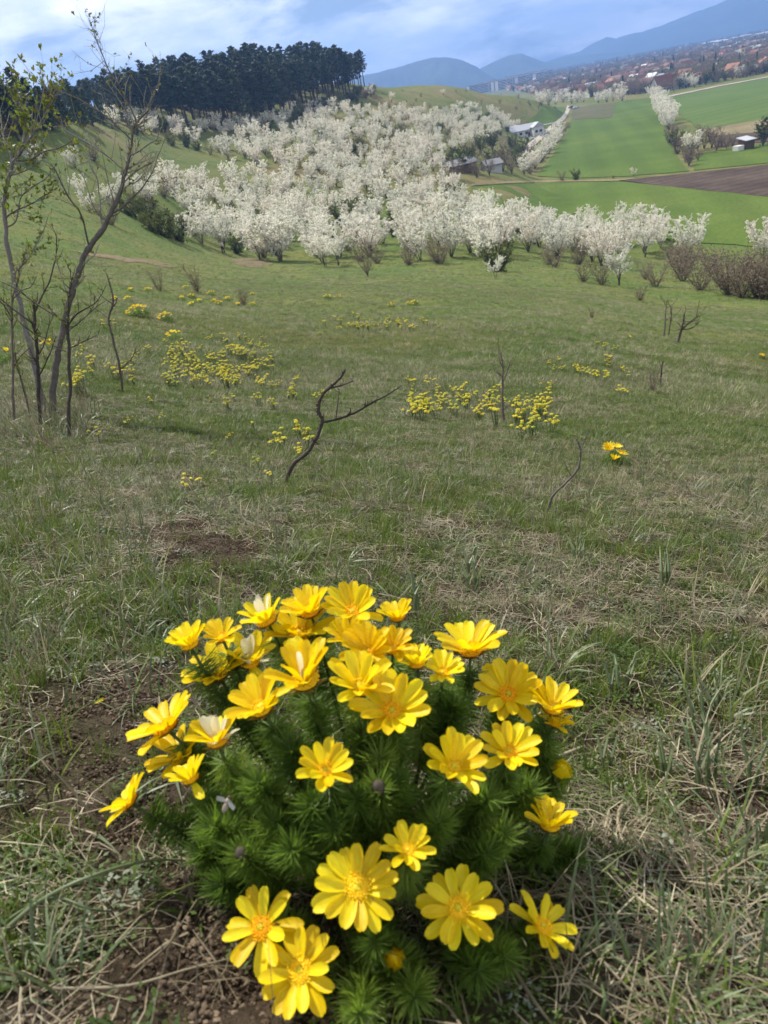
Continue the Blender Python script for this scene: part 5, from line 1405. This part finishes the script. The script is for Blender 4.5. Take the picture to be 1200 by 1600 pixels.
sapling('dead_stick', (1031,603), [[(1031,603,3.4),(1033,585,3.2),(1036,563,3)]], 'bark_dark', 'short dark upright stick far down the slope', 'stick', 101, 1, (.02, .05), 0)
sapling('bare_shrub', (1060,535), [
    [(1060,535,6),(1062,522,5),(1070,510,4),(1082,500,3),(1092,492,1.8)], [(1061,528,3.6),(1066,508,2.8),(1070,490,2)], [(1037,527,4,1),(1039,505,3.4),(1040,485,2.4),(1042,472,1.5)], [(1044,525,3,1),(1048,500,2.4),(1050,480,1.6)], [(1066,515,2.6),(1082,512,2),(1096,500,1.3)]],
    'bark_dark', 'spreading bare shrub in the dip of the meadow', 'shrub', 102, 30, (.03, .10), .25, group=None, leafsize=.006)
for u, v, h, lab in [(250,455,38,'small bare bush above the yellow drift'), (309,456,46,'taller bare bush with a curved stem above the yellow drift'), (382,478,30,'low wispy bush beside the far flower tufts'), (925,498,20,'tiny dark bush in the empty turf beyond the bare stem'), (1020,612,36,'wispy grey bush beside the short dark stick')]:
    p = hit(u, v); put_tree('brown_bush', p, h * depth_of(p) / F_PX, 'bare_bush', lab, None, r6, wide=.6)
# ------------------------------------------------------------------ the clump of yellow flowers in front
PB = hit(572, 1310)
clump = empty('flower_clump', PB)
tag(clump, 'large clump of wide open yellow flowers on feathery green stems', 'flower clump')
DR, DH = .178, .215
def dome_point(u, v, grow=1.0):
    d = ray(u, v); o = -np.array(PB); S = np.array([1 / (DR * grow), 1 / (DR * grow), 1 / (DH * grow)])
    a_, b_ = (d * S), (o * S); A_ = a_ @ a_; Bq = 2 * a_ @ b_; C_ = b_ @ b_ - 1; disc = Bq * Bq - 4 * A_ * C_
    t = (-Bq - math.sqrt(disc)) / (2 * A_) if disc > 0 else -Bq / (2 * A_)
    p = Vector(d * t)
    g = H1(p.x, p.y) + .035
    if p.z < g:
        p = Vector(d) * (t * .97); k = 0
        while p.z < H1(p.x, p.y) + .03 and k < 40: p *= .985; k += 1
    return p
def petal_mesh(seed, mat):
    r = random.Random(seed); mb = MB(); ny = 5; curl = r.uniform(.02, .26); twist = r.uniform(-.10, .10); notch = r.uniform(.0, .04); wid = r.uniform(.32, .40)
    vs = []; rows = [(0, .30), (.2, .52), (.45, .82), (.68, 1.0), (.84, .94), (.95, .68), (1.0, .34)]; nx = len(rows)
    for i, (s, w) in enumerate(rows):
        w *= wid
        for j in range(ny):
            t = j / (ny - 1) * 2 - 1
            x = s - (notch * (1 - abs(t)) if i == nx - 1 else 0)
            z = .10 * t * t * w * 2 + .014 * math.cos(t * 7) * (1 if 0 < i < nx - 1 else 0) - curl * (s - .55) ** 2 * (1 if s > .55 else -.4) + twist * t * s * .5
            vs.append((x, t * w * .5, z))
    fs = [(i * ny + j, (i + 1) * ny + j, (i + 1) * ny + j + 1, i * ny + j + 1) for i in range(nx - 1) for j in range(ny - 1)]
    mb.add(vs, fs)
    return mb.mesh('petal', M[mat], True)
PETALS = [petal_mesh(900 + i, 'petal') for i in range(6)]; PALE = [petal_mesh(950 + i, 'petal_pale') for i in range(3)]
def stamen_mesh(seed):
    r = random.Random(seed); mb = MB()
    mb.blob((0, 0, .03), (.30, .30, .10), 12, 6, 0)
    mb.blob((0, 0, .11), (.11, .11, .07), 10, 5, 2)
    for k in range(84):
        q = math.sqrt((k + 6.5) / 90); a = 2.39996 * k; R_ = .33 * q
        p = Vector((R_ * .8 * math.cos(a), R_ * .8 * math.sin(a), .06 * (1 - q))); d = Vector((math.cos(a) * q * .8, math.sin(a) * q * .8, 1.0)).normalized(); h = r.uniform(.11, .19) * (1 - .2 * q)
        t = p + d * h
        mb.tube([p, t], [.011, .010], 3, 0, False); mb.blob(t, (.026, .026, .030), 5, 3, 1)
    return mb.mesh('flower', [M['stamen'], M['pollen'], M['stigma']])
M['pollen'] = solid('yellow_pollen', [(.3, (.92, .50, .006)), (.7, (.95, .66, .02))], .7, 300, .2); M['stigma'] = solid('greenish_stigma', [(.3, (.45, .36, .01)), (.7, (.60, .48, .02))], .7, 200, .2)
STAM = [stamen_mesh(970 + i) for i in range(2)]
def sepal_mesh():
    mb = MB()
    for k in range(6):
        a = 2 * PI * k / 6; d = Vector((math.cos(a), math.sin(a), 0)); s = Vector((-d.y, d.x, 0))
        mb.add([d * .03 + Vector((0, 0, -.10)), d * .25 + s * .13 + Vector((0, 0, -.06)), d * .52 + Vector((0, 0, .07)), d * .25 - s * .13 + Vector((0, 0, -.06))], [(0, 1, 2, 3)])
    mb.blob((0, 0, -.06), (.10, .10, .08), 8, 4)
    return mb.mesh('sepals', M['sepal'])
SEP = sepal_mesh()
FLOWERS = [(551,958,90,0,-.35,30,0),(622,967,56,0,.2,45,0),(485,958,78,-.1,.15,40,0),(418,972,82,-.2,.2,45,.45),(468,994,104,0,.05,35,0),(298,1010,68,-.2,.3,45,0),(347,997,58,-.1,0,35,0),(543,1000,62,0,0,40,0),(575,1020,78,0,-.2,42,0),(613,1014,64,.1,-.2,40,0),
    (735,1018,100,.1,.25,35,0),(342,1055,94,-.2,.15,32,0),(390,1036,82,.2,.1,48,.45),(477,1066,114,0,.05,48,.08),(562,1075,94,.1,-.1,42,0),(613,1113,110,.15,-.3,30,0),(652,1040,62,0,.3,45,0),(692,1053,62,.1,-.1,40,0),(794,1087,102,.1,-.25,28,0),(863,1108,80,.4,.15,40,0),(866,1132,58,.4,.3,30,0),
    (410,1108,96,-.15,.05,36,0),(262,1138,120,-.4,.35,28,0),(285,1182,104,-.3,.1,30,0),(340,1160,88,0,.2,40,.5),(300,1220,68,-.3,.45,50,0),(205,1255,90,-.9,.35,25,0),(508,1206,94,.1,-.25,32,0),(708,1200,102,.3,-.25,36,0),(795,1178,94,.1,-.15,30,0),(858,1293,82,.3,.5,42,0),(637,1330,80,.15,-.15,30,0),
    (558,1388,136,0,-.30,14,0),(716,1420,130,.05,-.25,14,0),(410,1450,126,-.1,-.20,14,0),(470,1518,132,0,-.2,14,0),(846,1450,112,.62,.1,20,0)]
r7 = random.Random(707)
stems = []                              # (end point, direction at the end, kind)
petals_left = 296
for (u, v, dia, tx, ty, cup, pale) in sorted(FLOWERS, key=lambda f: -f[2]):
    p = dome_point(u, v, 1.06); R_ = .5 * dia * depth_of(p) / F_PX / max(.80, math.cos(math.radians(cup)))
    R_ = min(R_ * (1.0 if v < 1130 else .94), .045)
    nrm = (Vector((tx, ty, 1.0)) + rand_dir(r7) * .07).normalized()
    Mf = Matrix.Translation(p - Vector(PB)) @ nrm.to_track_quat('Z', 'Y').to_matrix().to_4x4() @ Matrix.Rotation(r7.uniform(0, 6.28), 4, 'Z') @ Matrix.Diagonal((R_, R_, R_, 1))
    fl = ob('flower', STAM[r7.randrange(2)], clump, mat4=Mf)
    if pale: fl['label'] = 'fading flower with whitish curled petals'
    n_p = r7.choice([12, 13, 14, 15]); joined = MB() if petals_left < n_p else None
    for k in range(n_p):
        inner = k % 2; a = 2 * PI * k / n_p + r7.uniform(-.10, .10)
        el = math.radians(cup + (8 if inner else -5) + r7.gauss(0, 8)); sc = r7.uniform(.90, 1.06) * (1.0 if not inner else .95)
        if pale and r7.random() < pale: el += r7.uniform(-.2, .7); pm = PALE[r7.randrange(3)]; sc *= .85
        else: pm = PETALS[r7.randrange(6)]
        if cup > 46 and r7.random() < .15: el -= 1.3
        m4 = Matrix.Rotation(a, 4, 'Z') @ Matrix.Translation((.07, 0, -.012 * inner - .008 * (k % 3))) @ Matrix.Rotation(-el, 4, 'Y') @ Matrix.Rotation(r7.uniform(-.22, .22), 4, 'X') @ Matrix.Diagonal((sc, sc * r7.uniform(.92, 1.12), sc, 1))
        if joined is None: ob('petal', pm, fl, mat4=m4); petals_left -= 1
        else: joined.add([m4 @ vv.co for vv in pm.vertices], [tuple(q.vertices) for q in pm.polygons], 1 if pm in PALE else 0)
    if joined is not None: tag(ob('petals', joined.mesh('petals', [M['petal'], M['petal_pale']], True), fl), kind='stuff')
    ob('sepals', SEP, fl)
    stems.append((p - nrm * R_ * .12, nrm, 'flower'))
def bud(u, v, px, yellow, label):
    p = dome_point(u, v, 1.02); R_ = .5 * px * depth_of(p) / F_PX; nrm = (Vector(((p.x - PB.x) * 2, (p.y - PB.y) * 1.5, 1)) ).normalized(); mb = MB()
    q = nrm.to_track_quat('Z', 'Y').to_matrix()
    if yellow:
        for k in range(9):
            a = 2.4 * k; s_ = 1 - .04 * k
            d = Vector((math.cos(a), math.sin(a), 0)); s = Vector((-d.y, d.x, 0)); pts = [Vector((0, 0, 0)), d * .95 * s_ + s * .5 + Vector((0, 0, .75)), d * .42 * s_ + Vector((0, 0, 1.75)), d * .95 * s_ - s * .5 + Vector((0, 0, .75))]
            pts.insert(2, d * 1.05 * s_ + Vector((0, 0, .95))) if False else None
            mb.add([q @ (x * R_) for x in pts], [(0, 1, 2, 3)])
        mb.blob(q @ Vector((0, 0, R_ * .7)), R_ * .72, 10, 6)
    else:
        mb.blob((0, 0, 0), (R_, R_, R_ * 1.1), 10, 7, 0, .10, r7)
    tag(ob('bud', mb.mesh('bud', M['petal'] if yellow else M['bud'], True), clump, p - Vector(PB)), label)
    stems.append((p - nrm * R_ * .3, nrm, 'bud'))
bud(873, 1213, 36, True, 'closed yellow bud at the side of the clump'); bud(617, 1502, 36, True, 'closed yellow bud low at the front')
bud(592, 1230, 24, False, 'dark round unopened bud'); bud(377, 1334, 22, False, 'dark bud low on the shaded side')
for u, v in [(705,1108),(525,1148),(640,1090),(450,1180),(590,1300),(400,1230),(760,1250),(820,1230),(680,1290),(330,1290),(450,1330),(520,1290),(760,1340),(800,1390),(640,1420),(330,1110),(860,1190),(850,1380),(590,1470),(520,1470),(640,1560),(560,1580),(740,1520),(790,1500),(400,1380),(350,1380),(310,1330),(370,1180),(600,1180),(670,1150),(660,1000),(560,1150),(440,1050),(730,1150),(840,1240),(470,1400),(660,1360),(780,1300),(480,1260),(420,1290),(380,1080),(900,1330),(300,1270),(620,1230),(560,1250),(740,1080),(690,1480),(830,1150),(700,1340),(540,1340)]:
    if any((u - f[0]) ** 2 + (v + 10 - f[1]) ** 2 < (f[2] * .62) ** 2 for f in FLOWERS): continue
    p = dome_point(u + r7.uniform(-8, 8), v + r7.uniform(-8, 8), r7.uniform(.93, 1.03)); d = (p - Vector(PB)); d = Vector((d.x, d.y, d.z + .16)).normalized()
    stems.append((p, d, 'brush'))
rgn = np.random.default_rng(71)
def needles(path, n, L, kind):
    """Feathery leaves set round a stem, pointing outwards and up."""
    P_ = np.array([tuple(p) for p in path]); m_ = len(P_) - 1
    s = rgn.uniform(.22, 1.0, n) ** .55 * m_ * (.90 if kind == 'flower' else 1.0); i = np.minimum(s.astype(int), m_ - 1); f = (s - i)[:, None]
    p = P_[i] * (1 - f) + P_[i + 1] * f; tan = P_[i + 1] - P_[i]; tan /= np.linalg.norm(tan, axis=1)[:, None]
    rd = rgn.normal(size=(n, 3)); rd -= tan * (rd * tan).sum(1)[:, None]; rd /= np.linalg.norm(rd, axis=1)[:, None]
    frac = (s / m_)[:, None]
    d = rd * 1.0 + tan * (rgn.uniform(.1, .9, (n, 1)) * (.35 if kind == 'flower' else 1.0) + (frac > .93) * .5) ; d /= np.linalg.norm(d, axis=1)[:, None]
    ln = (L * rgn.uniform(.6, 1.25, n) * (1 - .25 * frac[:, 0]))[:, None]
    side = np.cross(d, rgn.normal(size=(n, 3))); side /= np.linalg.norm(side, axis=1)[:, None]
    w = (.00050 * rgn.uniform(.7, 1.4, n))[:, None]
    start = p + d * ln * rgn.uniform(0, .35, (n, 1))
    mid = start + d * ln * .55; bend = tan * (.25 if kind != 'flower' else 0) + rgn.normal(size=(n, 3)) * .18 + np.array([0, 0, .12])
    tip = mid + (d + bend) * ln * .45
    V_ = np.stack([start - side * w, start + side * w, mid + side * w * .9, mid - side * w * .9, tip + side * w * .25, tip - side * w * .25], 1).reshape(-1, 3)
    b = np.arange(n)[:, None] * 6
    F_ = np.concatenate([b + np.array([0, 1, 2, 3]), b + np.array([3, 2, 4, 5])])
    return V_, F_
for (e, d, kind) in stems:
    e = e - Vector(PB); hz = Vector((e.x, e.y, 0)); b0 = hz * .22 + rand_dir(r7) * .012
    gz_ = H1(PB.x + b0.x, PB.y + b0.y) - PB.z; b0.z = gz_ - .015
    c1 = b0 + (Vector((hz.x * .6, hz.y * .6, 0)) + Vector((0, 0, .5 * max(.05, e.z)))); c2 = e - d * .05 - hz * .05
    path = []
    for k in range(9):
        t = k / 8; path.append(b0 * (1 - t) ** 3 + c1 * 3 * t * (1 - t) ** 2 + c2 * 3 * t * t * (1 - t) + e * t ** 3)
    mb = MB(); mb.tube(path, [.0022 - .0007 * k / 8 for k in range(9)], 5)
    st = ob('stem', mb.mesh('stem', M['herb'], True), clump)
    V_, F_ = needles(path, {'flower': 700, 'bud': 1000, 'brush': 1050}[kind], .021 if kind != 'flower' else .020, kind)
    tag(ob('leaves', npmesh('leaves', V_, F_, M['feather']), st), kind='stuff')
# a fallen petal and a bee
fp_ = hit(150, 1105); tag(ob('fallen_petal', PETALS[0], None, fp_ + Vector((0, 0, .006)), (.3, .2, .8), .016), 'single fallen yellow petal on the bare soil', 'petal')
bp_ = dome_point(356, 1252, 1.10); bee = empty('bee', bp_, (.9, .3, -.6), .9)
M['beefur'] = paint('bee_fur', (.30, .25, .19)); M['beewing'] = leafy('bee_wing', [(.2, (.45, .45, .44)), (.8, (.62, .62, .60))], .3, .5)
b = MB(); b.blob((0, -.006, 0), (.0026, .0052, .0024), 8, 6); ob('abdomen', b.mesh('abdomen', M['beefur'], True), bee)
b = MB(); b.blob((0, .0005, .0003), (.0026, .0028, .0025), 8, 6); ob('thorax', b.mesh('thorax', M['beefur'], True), bee)
b = MB(); b.blob((0, .0038, 0), (.0019, .0015, .0018), 8, 6); ob('head', b.mesh('head', M['bud'], True), bee)
for s in (-1, 1):
    b = MB(); b.add([(0, 0, .002), (s * .004, .003, .003), (s * .010, .001, .0035), (s * .009, -.003, .003), (s * .004, -.002, .0025)], [(0, 1, 2, 3, 4)]); ob('wing', b.mesh('wing', M['beewing']), bee)
tag(bee, 'small pale bee at the leaves below a drooping flower', 'bee')
# ------------------------------------------------------------------ the hazy air of the valley
def haze():
    m, t, out = new_mat('haze_air')
    pv = t.nodes.new('ShaderNodeVolumePrincipled')
    pv.inputs['Color'].default_value = (.25, .46, .95, 1)
    pv.inputs['Density'].default_value = HAZE_DENSITY
    pv.inputs['Anisotropy'].default_value = 0.25
    t.links.new(pv.outputs[0], out.inputs['Volume'])
    b = MB(); b.box(-7500, 7500, -1500, 7600, -33.0, HAZE_TOP)
    o = ob('haze', b.mesh('haze', m))
    tag(o, 'bluish spring haze filling the air of the valley', 'haze', kind='stuff')
HAZE_DENSITY, HAZE_TOP = 2.6e-4, 400.0
haze()
